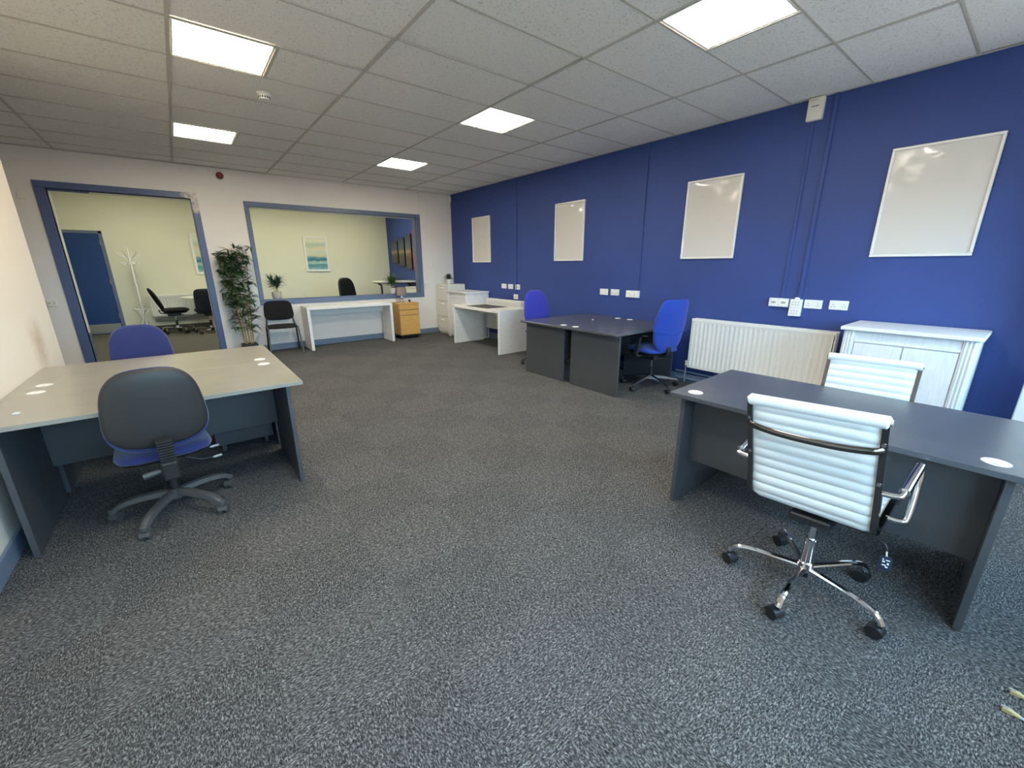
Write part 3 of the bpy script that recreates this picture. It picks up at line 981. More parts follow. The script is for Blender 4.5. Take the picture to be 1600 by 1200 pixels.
def canvas(label, ya, yb, z0, z1, mt):
    t = thing('canvas_panel', label, 'canvas', (XW, (ya+yb)/2, (z0+z1)/2), -PI/2, 'night skyline canvases in the second room')
    w, h = abs(ya-yb)/2, (z1-z0)/2
    MB().box(-w, w, -0.04, -0.002, -h, h, 0.003).build('stretched_canvas', 'canvas_edge', t, smooth=0)
    MB().box(-w+0.003, w-0.003, -0.0415, -0.040, -h+0.003, h-0.003).build('skyline_print', mt, t, smooth=0)
canvas('night skyline canvas panel, shortest and farthest along the second room wall', 11.56, 11.16, 1.50, 2.09, 'city')
canvas('night skyline canvas panel, second from the cream corner', 11.08, 10.72, 1.43, 2.16, 'city')
canvas('night skyline canvas panel, third from the cream corner', 10.64, 10.30, 1.35, 2.22, 'city')
canvas('night skyline canvas panel with a red area, tallest of the set', 10.20, 9.84, 1.29, 2.31, 'city_red')

def socket(label, y, z, W=0.146, H=0.086, kind='double', D=0.012, name='wall_socket', loc=None, rz=-PI/2, mat='white_metal', cat='socket'):
    t = thing(name, label, cat, loc or (XW, y, z), rz, 'white plates on the walls')
    MB().box(-W/2, W/2, -D, -0.0005, -H/2, H/2, 0.003).build('face_plate', mat, t, smooth=0)
    def outlet(cx, cz, s=1.0):
        g = MB()
        for (dx, dz, w, h) in ((0, 0.012, 0.005, 0.009), (-0.011, -0.010, 0.008, 0.005), (0.011, -0.010, 0.008, 0.005)):
            g.box(cx+(dx-w/2)*s, cx+(dx+w/2)*s, -D-0.0006, -D+0.001, cz+(dz-h/2)*s, cz+(dz+h/2)*s)
        g.build('pin_slots', 'dark', t, smooth=0)
    def rocker(cx, cz):
        MB().box(cx-0.006, cx+0.006, -D-0.004, -D, cz-0.009, cz+0.009, 0.002).build('rocker_switch', 'white_metal', t, smooth=0)
    if kind == 'double':
        outlet(-0.042, -0.006)
        outlet(0.042, -0.006)
        rocker(-0.013, 0.024)
        rocker(0.013, 0.024)
    elif kind == 'single':
        outlet(0, -0.008)
        rocker(0.018, 0.026)
    elif kind == 'data':
        for s in (-1, 1):
            MB().box(s*0.022-0.009, s*0.022+0.009, -D-0.001, -D+0.001, -0.014, 0.008).build('data_port', 'off', t, smooth=0)
    elif kind == 'twin_box':
        for s in (-1, 1):
            MB().box(s*W/4-W/4+0.004, s*W/4+W/4-0.004, -D-0.004, -D, -H/2+0.004, H/2-0.004, 0.003).build('module_plate', mat, t, smooth=0)
            MB().box(s*W/4-0.02, s*W/4+0.02, -D-0.0048, -D-0.0035, -0.008, 0.012).build('module_label', 'off', t, smooth=0)
    elif kind == 'stack':
        for s in (-1, 1):
            MB().box(-W/2+0.004, W/2-0.004, -D-0.004, -D, s*H/4-H/4+0.003, s*H/4+H/4-0.003, 0.003).build('module_plate', mat, t, smooth=0)
            for dx in (-0.024, 0.0, 0.024):
                for dz in (-0.012, 0.012):
                    MB().box(dx-0.006, dx+0.006, -D-0.0048, -D-0.003, s*H/4+dz-0.004, s*H/4+dz+0.004).build('data_port', 'off', t, smooth=0)
        MB().box(-0.012, 0.022, -D-0.006, -0.001, H/2, H/2+0.018, 0.002).build('cable_entry', mat, t, smooth=0)
    elif kind == 'blank':
        rocker(0, 0)
    return t
socket('white double socket on the blue wall, first of three beside the side table', 6.39, 1.06)
socket('white double socket on the blue wall, middle of three above the side table', 6.187, 1.058)
socket('white data plate on the blue wall at the foot of the thin trunking', 5.977, 1.056, 0.130, 0.092, 'data')
socket('white plate on the blue wall just below the row of three plates', 6.03, 0.88, 0.125, 0.086, 'data')
socket('white double socket above the dark grey double desk, nearer the corner', 3.97, 1.06)
socket('white double socket above the dark grey double desk, middle of its row', 3.773, 1.062)
socket('white surface socket box on trunking above the dark grey double desk', 3.462, 1.053, 0.205, 0.092, 'double', 0.035)
socket('white twin box with printed labels above the long radiator', 1.664, 1.057, 0.182, 0.086, 'twin_box', 0.035)
socket('tall white stacked data box above the long radiator', 1.507, 1.014, 0.105, 0.168, 'stack', 0.035)
socket('white double socket next to the tall data box', 1.366, 1.057, 0.150, 0.084)
socket('white double socket next to the cupboard, last in the row of plates', 1.161, 1.061, 0.148, 0.086)
socket('white switch plate high on the wall next to the doorway', 0, 0, 0.086, 0.082, 'blank', 0.012, 'light_switch', (-1.384, YF, 2.31), 0, 'cab', 'switch')
socket('white socket low on the wall next to the doorway', 0, 0, 0.09, 0.086, 'data', 0.02, 'wall_socket', (-1.41, YF, 0.965), 0, 'cab')
socket('small white switch on the white wall above the filing cabinet', 0, 0, 0.066, 0.086, 'blank', 0.012, 'light_switch', (4.380, YF, 1.447), 0, 'white_metal', 'switch')
socket('cream double socket on the white wall beside the internal window', 0, 0, 0.115, 0.105, 'blank', 0.02, 'wall_socket', (4.19, YF, 1.015), 0, 'cab')

def trunking(label, y, z0, z1, w=0.022, d=0.014):
    o = MB().box(XW-d, XW-0.0005, y-w/2, y+w/2, z0, z1, 0.003).build('cable_trunking', 'blue', None, smooth=0)
    tag(o, label, 'trunking', 'blue cable trunking')
trunking('thin blue-painted trunking between the first two posters', 6.012, 0.93, ZC)
trunking('blue-painted trunking above the dark grey double desk', 3.395, 1.10, ZC)
trunking('blue-painted trunking hanging below the white ceiling-height box', 1.645, 1.10, 2.70, 0.026)
trunking('blue-painted trunking rising beside the white ceiling-height box', 1.49, 1.11, ZC, 0.034, 0.018)
o = MB().box(4.105, 4.16, YF-0.02, YF-0.0005, 2.45, ZC, 0.004).build('cable_trunking', 'wall', None, smooth=0)
tag(o, 'white trunking between the internal window corner and the ceiling', 'trunking')
t = thing('junction_box', 'white box high on the blue wall touching the ceiling', 'box', (XW, 1.635, 2.79), -PI/2)
MB().box(-0.062, 0.062, -0.055, -0.001, -0.09, 0.095, 0.006).build('housing', 'cab', t, smooth=0)
MB().box(-0.03, 0.03, -0.057, -0.054, 0.02, 0.026).build('vent_slot', 'dark', t, smooth=0)
MB().box(-0.045, 0.02, -0.057, -0.054, 0.07, 0.075).build('vent_slot', 'off', t, smooth=0)
t = thing('motion_sensor', 'small white sensor in the corner above the filing cabinet', 'sensor', (XW-0.03, YF-0.03, 2.80), -PI*0.75)
MB().box(-0.03, 0.03, -0.02, 0.025, -0.055, 0.055, 0.008).build('housing', 'white_metal', t, smooth=0)
MB().pad(0.045, 0.05, 0.012, 0.0, 2.5, rings=4, seg=20, m=XF((0, 0.025, -0.01), rz=PI/2)).build('lens', 'clear', t)
# fire bell (red)
t = thing('fire_sounder', 'dark red round fire sounder above the doorway wall', 'fire alarm', (0.768, YF, 2.785), 0)
fm = XF((0, 0, 0), rx=PI/2)
MB().lathe([(0, 0), (0.050, 0), (0.050, 0.03), (0.046, 0.034), (0, 0.034)], 24, fm).build('sounder_base', 'red', t)
MB().lathe([(0, 0.06), (0.03, 0.058), (0.040, 0.05), (0.042, 0.034), (0, 0.034)], 24, fm).build('sounder_dome', 'red', t)
# smoke detector
t = thing('smoke_detector', 'round white smoke detector on the ceiling', 'smoke detector', (0.865, 4.61, ZC), 0)
MB().lathe([(0, 0.006), (0.056, 0.006), (0.056, -0.012), (0.050, -0.02), (0, -0.02)], 28).build('detector_base', 'white_metal', t)
MB().lathe([(0, -0.02), (0.040, -0.02), (0.044, -0.03), (0.044, -0.036), (0.038, -0.046), (0, -0.048)], 28).build('detector_head', 'white_metal', t)
g = MB()
for k in range(14):
    a = 2*PI*k/14
    g.box(-0.005, 0.005, 0.0435, 0.0455, -0.038, -0.026, m=XF((0, 0, 0), rz=a))
g.build('vent_slots', 'dark', t, smooth=0)

# ================================================================== CHAIRS (local: faces +x, origin on the floor under the hub)
def castor(parent, x, y, ang, body='black', wr=0.026):
    m = XF((x, y, 0), rz=ang)
    mb = MB()
    for s in (-1, 1):
        c0, c1 = m @ Vector((-0.012, s*0.008, wr)), m @ Vector((-0.012, s*0.024, wr))
        mb.cyl(c0, c1, wr, 16, b=0.004)
    # hood between and over the wheels, and the stem
    hood = [(-0.012+0.030*math.cos(a), wr+0.030*math.sin(a)) for a in [PI*k/8 for k in range(0, 9)]]
    mb.prism([(p, q) for p, q in hood], -0.0245, 0.0245, m @ XF((0, 0, 0), rx=PI/2))
    mb.cyl(m @ Vector((0, 0, wr+0.02)), m @ Vector((0, 0, 0.075)), 0.007, 10)
    return mb.build('castor', body, parent)
def star_base(t, style, ang0, Rr, leg_mat, castor_mat='black'):
    for k in range(5):
        a = ang0+2*PI*k/5
        d = Vector((math.cos(a), math.sin(a), 0))
        mb = MB()
        if style == 'tube':
            pts = smooth_path([d*0.025+Vector((0, 0, 0.105)), d*0.12+Vector((0, 0, 0.108)), d*0.20+Vector((0, 0, 0.110)), d*0.265+Vector((0, 0, 0.102)), d*(Rr-0.012)+Vector((0, 0, 0.082)), d*Rr+Vector((0, 0, 0.064))], 5)
            n = len(pts)
            mb.tube(pts, [0.0135 if i < n*0.5 else 0.0135+0.002*(i/n-0.5) for i in range(n)], 10)
        elif style == 'plastic':
            pts = smooth_path([d*0.02+Vector((0, 0, 0.125)), d*0.10+Vector((0, 0, 0.128)), d*0.19+Vector((0, 0, 0.120)), d*0.26+Vector((0, 0, 0.102)), d*Rr+Vector((0, 0, 0.072))], 5)
            n = len(pts)
            prof = [(-1, -0.55), (-0.75, 0.45), (-0.35, 0.62), (0.35, 0.62), (0.75, 0.45), (1, -0.55)]
            mb.tube(pts, [0.030-0.009*i/(n-1) for i in range(n)], prof=prof, up=(0, 0, 1))
            mb.cyl(d*Rr+Vector((0, 0, 0.056)), d*Rr+Vector((0, 0, 0.086)), 0.020, 14, b=0.004)
        else:
            pts = [d*0.02+Vector((0, 0, 0.135)), d*0.12+Vector((0, 0, 0.125)), d*(Rr-0.03)+Vector((0, 0, 0.092)), d*Rr+Vector((0, 0, 0.086))]
            prof = [(-1, -0.7), (-0.85, 0.5), (-0.5, 0.8), (0.5, 0.8), (0.85, 0.5), (1, -0.7)]
            mb.tube(pts, [0.024, 0.021, 0.014, 0.012], prof=prof, up=(0, 0, 1))
            mb.cyl(d*Rr+Vector((0, 0, 0.062)), d*Rr+Vector((0, 0, 0.096)), 0.014, 12, b=0.003)
        lg = mb.build('base_leg', leg_mat, t)
        castor(lg, d.x*Rr, d.y*Rr, a+[0.5, -0.7, 1.2, 0.2, -1.1][k], castor_mat)
def bellows(t, p0, p1, w, dpt, n, name='back_support'):
    p0, p1 = Vector(p0), Vector(p1)
    o = MB().tube([p0, p1], 1.0, prof=[(-w*0.36, -dpt*0.3), (w*0.36, -dpt*0.3), (w*0.36, dpt*0.3), (-w*0.36, dpt*0.3)], up=(1, 0, 0)).build(name, 'black', t)
    g = MB()
    for k in range(n):
        a = p0.lerp(p1, (k+0.1)/n)
        b = p0.lerp(p1, (k+0.6)/n)
        g.tube([a, b], 1.0, prof=[(-w*0.5, -dpt*0.5), (w*0.5, -dpt*0.5), (w*0.5, dpt*0.5), (-w*0.5, dpt*0.5)], up=(1, 0, 0))
    g.build('bellows_rib', 'shell', o, smooth=0)
    return o

# ---- white ribbed chair with chrome frame
def ribbed_chair(label, loc, rz, base_ang, arms=True, tag_on=False, oy=0.0, lean=0.0, drop=0.0):
    t = thing('ribbed_chair', label, 'chair', loc, rz, 'white ribbed chairs')
    W = 0.427
    prof = smooth_path([(q[0], q[1], 0) for q in [(-0.218, 0.902), (-0.201, 0.82), (-0.174, 0.70), (-0.150, 0.60), (-0.138, 0.52), (-0.122, 0.458), (-0.082, 0.430), (-0.02, 0.432), (0.08, 0.446), (0.17, 0.459), (0.228, 0.453), (0.248, 0.430)]], 10)
    P = [(p.x, p.y) for p in prof]
    # arc length
    S = [0.0]
    for a, b in zip(P, P[1:]):
        S.append(S[-1]+math.hypot(b[0]-a[0], b[1]-a[1]))
    def at(s):
        for i in range(len(S)-1):
            if S[i+1] >= s:
                k = (s-S[i])/max(1e-9, S[i+1]-S[i])
                return (P[i][0]+(P[i+1][0]-P[i][0])*k, P[i][1]+(P[i+1][1]-P[i][1])*k)
        return P[-1]
    rib = 0.0445
    def sling(s0, s1, name):
        mb = MB()
        n = int((s1-s0)/rib*8)
        rows = []
        for i in range(n+1):
            s = s0+(s1-s0)*i/n
            a, b = at(max(0, s-0.004)), at(min(S[-1], s+0.004))
            tx, tz = b[0]-a[0], b[1]-a[1]
            L = math.hypot(tx, tz) or 1
            nx, nz = -tz/L, tx/L          # front normal
            if nx*1+nz*1 < 0:
                nx, nz = -nx, -nz
            c = at(s)
            ph = (s/rib) % 1.0
            h = 0.0065+0.0085*(math.sin(PI*ph)**0.55)
            rows.append((c, (nx, nz), h))
        ny = 14
        vs, fs = [], []
        for side in (1, -1):
            for (c, nn, h) in rows:
                for j in range(ny+1):
                    y = -W/2+W*j/ny
                    e = 1.0-0.75*max(0, abs(2*y/W)-0.9)/0.1
                    pk = h*e*side
                    vs.append((c[0]+nn[0]*pk, y+oy, c[1]+nn[1]*pk))
        m = ny+1
        k = len(rows)
        for s_ in (0, 1):
            o = s_*k*m
            for i in range(k-1):
                for j in range(ny):
                    fs.append((o+i*m+j, o+i*m+j+1, o+(i+1)*m+j+1, o+(i+1)*m+j))
        for i in range(k-1):
            fs.append((i*m, (i+1)*m, k*m+(i+1)*m, k*m+i*m))
            fs.append((i*m+ny, (i+1)*m+ny, k*m+(i+1)*m+ny, k*m+i*m+ny))
        for j in range(ny):
            fs.append((j, j+1, k*m+j+1, k*m+j))
            q = (k-1)*m
            fs.append((q+j, q+j+1, k*m+q+j+1, k*m+q+j))
        return mb.add(vs, fs).build(name, 'white_leather', t, smooth=55)
    cut = 9*rib+0.0
    sling(0.012, cut, 'backrest')
    sling(cut, S[-1]-0.005, 'seat')
    c = at(0.0)
    MB().cyl((c[0]+0.002, oy-W/2-0.012, c[1]), (c[0]+0.002, oy+W/2+0.012, c[1]), 0.024, 20, b=0.006).build('top_roll', 'white_leather', t)
    c2 = at(S[-1])
    MB().cyl((c2[0], oy-W/2-0.004, c2[1]), (c2[0], oy+W/2+0.004, c2[1]), 0.020, 20, b=0.005).build('front_roll', 'white_leather', t)
    for s in (-1, 1):
        y = oy+s*(W/2+0.004)
        path = [Vector((p[0], y, p[1])) for p in P[::4]]
        path = [Vector((q.x-0.004, q.y, q.z)) for q in path]
        f = MB().tube(path, 1.0, prof=[(-0.0115, -0.010), (0.0115, -0.010), (0.0115, 0.010), (-0.0115, 0.010)], up=(0, 1, 0))
        fo = f.build('side_frame', 'smoke_chrome', t, smooth=40)
        MB().cyl((c[0]+0.002, oy+s*(W/2+0.012), c[1]), (c[0]+0.002, oy+s*(W/2+0.018), c[1]), 0.013, 16, b=0.002).build('end_cap', 'chrome', fo)
        for sz in (0.80, 0.64):
            q = min(P, key=lambda p: abs(p[1]-sz)+(0 if p[0] < 0 else 9))
            MB().cyl((q[0]-0.016, y, q[1]+0.022), (q[0]-0.024, y, q[1]+0.022), 0.007, 10).build('screw_head', 'chrome', fo)
        if arms:
            a = smooth_path([(-0.160, oy+s*(W/2+0.006), 0.622), (-0.156, oy+s*(W/2+0.050), 0.624), (-0.135, oy+s*(W/2+0.064), 0.630), (0.03, oy+s*(W/2+0.068), 0.660), (0.095, oy+s*(W/2+0.070), 0.671), (0.120, oy+s*(W/2+0.070), 0.648), (0.105, oy+s*(W/2+0.070), 0.57), (0.062, oy+s*(W/2+0.066), 0.462), (0.045, oy+s*(W/2+0.052), 0.443), (0.040, oy+s*(W/2+0.006), 0.444)], 5)
            n = len(a)
            rad = [0.0125 if (0.30 < i/n < 0.62) else 0.0105 for i in range(n)]
            ao = MB().tube(a, rad, 12).build('armrest', 'chrome', t)
            MB().tube([(-0.12, oy+s*(W/2+0.065), 0.633), (0.0, oy+s*(W/2+0.067), 0.655), (0.085, oy+s*(W/2+0.069), 0.670)], 0.0165, 14).build('arm_sleeve', 'chrome', ao)
    # curved bar across the back and one under the seat
    q = min(P, key=lambda p: abs(p[1]-0.80)+(0 if p[0] < 0 else 9))
    bar = smooth_path([(q[0]-0.010, oy+(-W/2-0.004), q[1]), (q[0]-0.032, oy+(-W/2+0.02), q[1]-0.004), (q[0]-0.048, oy+(-W/4), q[1]-0.01), (q[0]-0.052, oy+(0), q[1]-0.012), (q[0]-0.048, oy+(W/4), q[1]-0.01), (q[0]-0.032, oy+(W/2-0.02), q[1]-0.004), (q[0]-0.010, oy+(W/2+0.004), q[1])], 5)
    MB().tube(bar, 1.0, prof=[(0.008*math.cos(2*PI*i/10), 0.0135*math.sin(2*PI*i/10)) for i in range(10)], up=(0, 0, 1)).build('back_bar', 'smoke_chrome', t)
    bar = smooth_path([(0.0, oy+(-W/2), 0.425), (0.0, oy+(-W/2+0.03), 0.40), (0.0, oy+(-0.1), 0.385), (0.0, oy+(0.1), 0.385), (0.0, oy+(W/2-0.03), 0.40), (0.0, oy+(W/2), 0.425)], 5)
    MB().tube(bar, 0.011, 8).build('seat_bar', 'black', t)
    MB().box(-0.11, 0.10, -0.075, 0.075, 0.365, 0.405, 0.008).build('tilt_mechanism', 'black', t, smooth=0)
    MB().cyl((0, 0, 0.10), (0, 0, 0.255), 0.024, 20, b=0.003).build('column_sleeve', 'chrome', t)
    MB().cyl((0, 0, 0.25), (0, 0, 0.37), 0.0145, 16).build('gas_lift', 'chrome', t)
    MB().cyl((0, 0, 0.085), (0, 0, 0.135), 0.030, 20, b=0.004).build('hub', 'chrome', t)
    MB().cyl((0, 0, 0.055), (0, 0, 0.085), 0.018, 12).build('hub_boot', 'black', t)
    lv = MB().tube(smooth_path([(-0.02, -0.07, 0.385), (-0.03, -0.19, 0.380), (-0.04, -0.235, 0.368), (-0.045, -0.245, 0.345)], 4), 0.0045, 8).build('height_lever', 'black', t)
    if tag_on:
        MB().tube([(-0.045, -0.245, 0.345), (-0.047, -0.247, 0.325)], 0.003, 6).build('tag_string', 'grommet', lv)
        q = MB().pad(0.040, 0.062, 0.0015, 0.0015, 4, rings=3, seg=20, m=XF((-0.048, -0.248, 0.295), ry=0.1, rz=0.15))
        q.build('instruction_tag', 'tagfilm', lv, 'dark hanging tag printed with white pictograms')
        g = MB()
        for (y, z, w, h) in ((-0.006, 0.014, 0.012, 0.004), (0.006, 0.006, 0.008, 0.006), (-0.007, 0.0, 0.006, 0.008), (0.004, -0.008, 0.012, 0.004), (-0.004, -0.014, 0.008, 0.005), (0.008, 0.015, 0.005, 0.005)):
            g.box(-0.0026, -0.0018, y-w/2, y+w/2, z-h/2, z+h/2, m=XF((-0.048, -0.248, 0.295), ry=0.1, rz=0.15))
        g.build('tag_print', 'ink', lv, smooth=0)
    if lean or drop:
        tilt = Matrix.Translation((0, 0, 0.37+drop)) @ Matrix.Rotation(-lean, 4, 'X') @ Matrix.Translation((0, 0, -0.37))
        for o in list(t.children):
            if o.name.split('.')[0] not in ('column_sleeve', 'gas_lift', 'hub', 'hub_boot'):
                o.matrix_local = tilt
    star_base(t, 'tube', base_ang-rz, 0.305, 'chrome')
    return t
ribbed_chair('white ribbed chair with chrome arms, its back to the viewer, in the open', (2.02, 0.40, 0), R(-0.8), R(37), True, True, oy=0.008, lean=0.061)
ribbed_chair('white ribbed chair behind the dark grey desk, in front of the cupboard', (3.09, 0.535, 0), PI+R(6), R(10), True, drop=-0.05)

# ---- operator chair with moulded back shell
def operator_chair(label, loc, rz, base_ang, fabric, group=None):
    t = thing('operator_chair', label, 'chair', loc, rz, group)
    MB().pad(0.45, 0.45, 0.045, 0.035, 4.0, 0.94, 1.0, m=XF((0.03, 0, 0.422), ry=-PI/2) @ Matrix.Rotation(PI, 4, 'X')).build('seat', fabric, t, smooth=60)
    MB().pad(0.42, 0.40, 0.012, 0.030, 4.0, m=XF((0.03, 0, 0.398), ry=-PI/2)).build('seat_shell', 'black', t, smooth=60)
    lean = R(-7)
    bm = XF((-0.262, 0, 0.712), ry=lean)
    MB().pad(0.478, 0.465, 0.045, 0.024, 3.0, 0.78, 1.0, cx=0.55, m=bm).build('backrest', fabric, t, smooth=60)
    MB().pad(0.466, 0.435, 0.0, 0.032, 3.1, 0.79, 1.0, cx=0.55, edge=3.2, m=XF((-0.275, 0, 0.724), ry=lean)).build('back_shell', 'shell', t, smooth=60)
    bellows(t, (-0.330, 0, 0.57), (-0.305, 0, 0.43), 0.066, 0.050, 9)
    h = MB().box(-0.335, -0.255, -0.036, 0.036, 0.335, 0.435, 0.008, m=XF((0, 0, 0))).build('support_housing', 'black', t, smooth=0)
    MB().cyl((-0.29, 0.036, 0.385), (-0.29, 0.115, 0.375), 0.014, 12, 0.017, 0.003).build('height_knob', 'grey_plastic', h)
    MB().box(-0.28, 0.06, -0.028, 0.028, 0.352, 0.385, 0.006).build('support_arm', 'black', t, smooth=0)
    MB().box(-0.08, 0.10, -0.09, 0.09, 0.355, 0.405, 0.010).build('tilt_mechanism', 'black', t, smooth=0)
    for (z, x, dz) in ((0.375, -0.04, 0.0), (0.360, -0.10, -0.03)):
        l = MB().tube(smooth_path([(x, -0.08, z), (x-0.02, -0.15, z+dz), (x-0.03, -0.20, z+dz)], 4), 0.0045, 8).build('lever', 'black', t)
        MB().pad(0.050, 0.015, 0.005, 0.005, 3, rings=4, seg=16, m=XF((x-0.034, -0.225, z+dz), rz=0.15)).build('lever_tip', 'clear', l)
    MB().cyl((0, 0, 0.12), (0, 0, 0.27), 0.027, 18, 0.024, 0.004).build('column_cover', 'black', t)
    MB().cyl((0, 0, 0.26), (0, 0, 0.36), 0.016, 14).build('gas_lift', 'black', t)
    MB().cyl((0, 0, 0.085), (0, 0, 0.145), 0.042, 20, 0.036, 0.006).build('hub', 'grey_plastic', t)
    star_base(t, 'plastic', base_ang-rz, 0.303, 'grey_plastic', 'grey_plastic')
    return t
operator_chair('black-shelled swivel chair with blue seat pulled up to the near grey desk', (-0.240, 2.995, 0), PI/2+R(5), R(25), 'purple_fabric')
operator_chair('violet-blue swivel chair facing the viewer over the pale grey desk by the doorway', (-0.355, 4.60, 0), -PI/2+R(4), R(60), 'purple_fabric')

# ---- taller upholstered chairs at the dark grey double desk
def task_chair(label, loc, rz, base_ang, fabric, H=0.60, W=0.49, zc=0.78, n=3.4, wt=0.84, arms=False, style='alu', leg='alu', group=None, seam=True, lean=9, wm=None, wb=1.0, base_r=0.335, dz=0.0, leather_back=False):
    t = thing('task_chair', label, 'chair', loc, rz, group)
    MB().pad(0.49, 0.47, 0.045, 0.035, 4.2, 0.94, 1.0, m=XF((0.02, 0, 0.475+dz), ry=-PI/2) @ Matrix.Rotation(PI, 4, 'X')).build('seat', fabric, t, smooth=60)
    MB().pad(0.43, 0.40, 0.012, 0.028, 4.0, m=XF((0.02, 0, 0.436+dz), ry=-PI/2)).build('seat_shell', 'black', t, smooth=60)
    bm = XF((-0.250, 0, zc), ry=R(-lean))
    b = MB().pad(W, H, 0.045, 0.038, n, wt, wb, cx=0.55, cz=-0.12, wm=wm, m=bm).build('backrest', fabric, t, smooth=60)
    if seam:
        zz = -H*0.16
        s = smooth_path([(-0.040+0.55*y*y, y, zz-0.06*(1-abs(2*y/W))*0.0+0.045*abs(2*y/W)) for y in [W*(k/10-0.5)*0.93 for k in range(11)]], 2)
        MB().tube([bm @ p for p in s], 0.0035, 6).build('back_seam', fabric, b)
    MB().tube(smooth_path([(-0.235, 0, zc-0.24), (-0.245, 0, 0.49), (-0.225, 0, 0.425), (-0.12, 0, 0.405)], 5), 1.0, prof=[(-0.028, -0.010), (0.028, -0.010), (0.028, 0.010), (-0.028, 0.010)], up=(1, 0, 0.3)).build('back_support', 'black', t)
    MB().box(-0.12, 0.10, -0.085, 0.085, 0.355, 0.425, 0.010).build('tilt_mechanism', 'black', t, smooth=0)
    for s in (-1, 1):
        l = MB().tube(smooth_path([(0.04, s*0.08, 0.405), (0.06, s*0.17, 0.398), (0.10, s*0.215, 0.39)], 4), 0.006, 8).build('lever', 'black', t)
        MB().pad(0.06, 0.02, 0.012, 0.006, 3, rings=4, seg=16, m=XF((0.115, s*0.225, 0.388), rz=0.9*s)).build('lever_tip', 'grey_plastic', l)
    if arms:
        for s in (-1, 1):
            a = MB().tube(smooth_path([(0.0, s*0.12, 0.41), (0.0, s*0.24, 0.415), (-0.005, s*0.26, 0.45), (-0.03, s*0.265, 0.56), (-0.045, s*0.265, 0.645)], 5), 1.0, prof=[(-0.012, -0.022), (0.012, -0.022), (0.012, 0.022), (-0.012, 0.022)], up=(1, 0, 0)).build('armrest', 'shell', t)
            MB().pad(0.075, 0.25, 0.014, 0.012, 4, rings=4, seg=24, m=XF((-0.03, s*0.262, 0.66), ry=-PI/2)).build('arm_pad', 'black', a, smooth=60)
    MB().cyl((0, 0, 0.12), (0, 0, 0.26), 0.025, 18, 0.022, 0.004).build('column_cover', 'black', t)
    MB().cyl((0, 0, 0.25), (0, 0, 0.37), 0.014, 14).build('gas_lift', 'chrome', t)
    MB().cyl((0, 0, 0.095), (0, 0, 0.155), 0.036, 20, 0.032, 0.006).build('hub', leg, t)
    star_base(t, style, base_ang-rz, base_r, leg)
    return t
task_chair('royal blue high-back chair with arms and polished base at the dark grey desk', (4.30, 2.735, 0), R(78), R(36), 'royal', 0.60, 0.51, 0.775, 8.0, 0.76, True, wm=1.0, wb=0.55)
task_chair('violet-blue rounded high-back chair on the far side of the dark grey double desk', (4.17, 4.53, 0), -PI/2-R(14), R(20), 'violet', 0.58, 0.46, 0.79, 2.7, 0.84, False, 'plastic', 'grey_plastic', seam=False)
# second room chairs
c = task_chair('black swivel chair seen from the side through the doorway', (-0.20, 11.2, FB), R(4), R(12), 'black_fabric', 0.50, 0.44, 0.70, 3.4, 0.86, False, 'tube', 'chrome', seam=False, lean=20, base_r=0.28)
c = task_chair('navy mesh-back swivel chair partly hidden by the doorway frame', (0.365, 10.78, FB), PI/2+R(4), R(12), 'navy_mesh', 0.50, 0.46, 0.67, 5.0, 0.95, False, 'tube', 'chrome', seam=False, lean=7, base_r=0.30)
c = task_chair('black padded armchair on castors behind the internal window', (3.09, 9.80, FB), -PI/2+R(18), R(30), 'black_leather', 0.60, 0.47, 0.80, 3.2, 0.84, True, 'plastic', 'black', seam=False, lean=8)

# ---- black stacking chair
t = thing('stacking_chair', 'black padded stacking chair on tube legs beside the bamboo', 'chair', (1.25, 7.97, 0), -PI/2-R(4))
MB().pad(0.46, 0.43, 0.034, 0.026, 4.5, 0.95, 1.0, cz=-0.2, m=XF((0.0, 0, 0.448), ry=-PI/2) @ Matrix.Rotation(PI, 4, 'X')).build('seat', 'black_fabric', t, smooth=60)
MB().pad(0.475, 0.335, 0.026, 0.020, 4.2, 0.88, 1.0, cx=0.35, m=XF((-0.235, 0, 0.695), ry=R(-10))).build('backrest', 'black_fabric', t, smooth=60)
ov = [(0.0075*math.cos(2*PI*i/10), 0.013*math.sin(2*PI*i/10)) for i in range(10)]
for s in (-1, 1):
    MB().tube(smooth_path([(0.255, s*0.250, 0.0), (0.205, s*0.235, 0.25), (0.165, s*0.225, 0.42), (0.13, s*0.222, 0.437), (-0.15, s*0.222, 0.437)], 5), 1.0, prof=ov, up=(0, 1, 0)).build('front_leg', 'grey_plastic', t)
    MB().tube(smooth_path([(-0.245, s*0.245, 0.0), (-0.185, s*0.235, 0.25), (-0.155, s*0.228, 0.44)], 5), 1.0, prof=ov, up=(0, 1, 0)).build('rear_leg', 'black', t)
    MB().tube(smooth_path([(-0.15, s*0.222, 0.437), (-0.19, s*0.215, 0.47), (-0.205, s*0.20, 0.56), (-0.225, s*0.195, 0.70)], 5), 1.0, prof=ov, up=(0, 1, 0)).build('back_post', 'black', t)
MB().tube([(0.12, -0.222, 0.43), (0.12, 0.222, 0.43)], 0.009, 8).build('cross_bar', 'black', t)
MB().tube([(-0.14, -0.222, 0.43), (-0.14, 0.222, 0.43)], 0.009, 8).build('cross_bar', 'black', t)

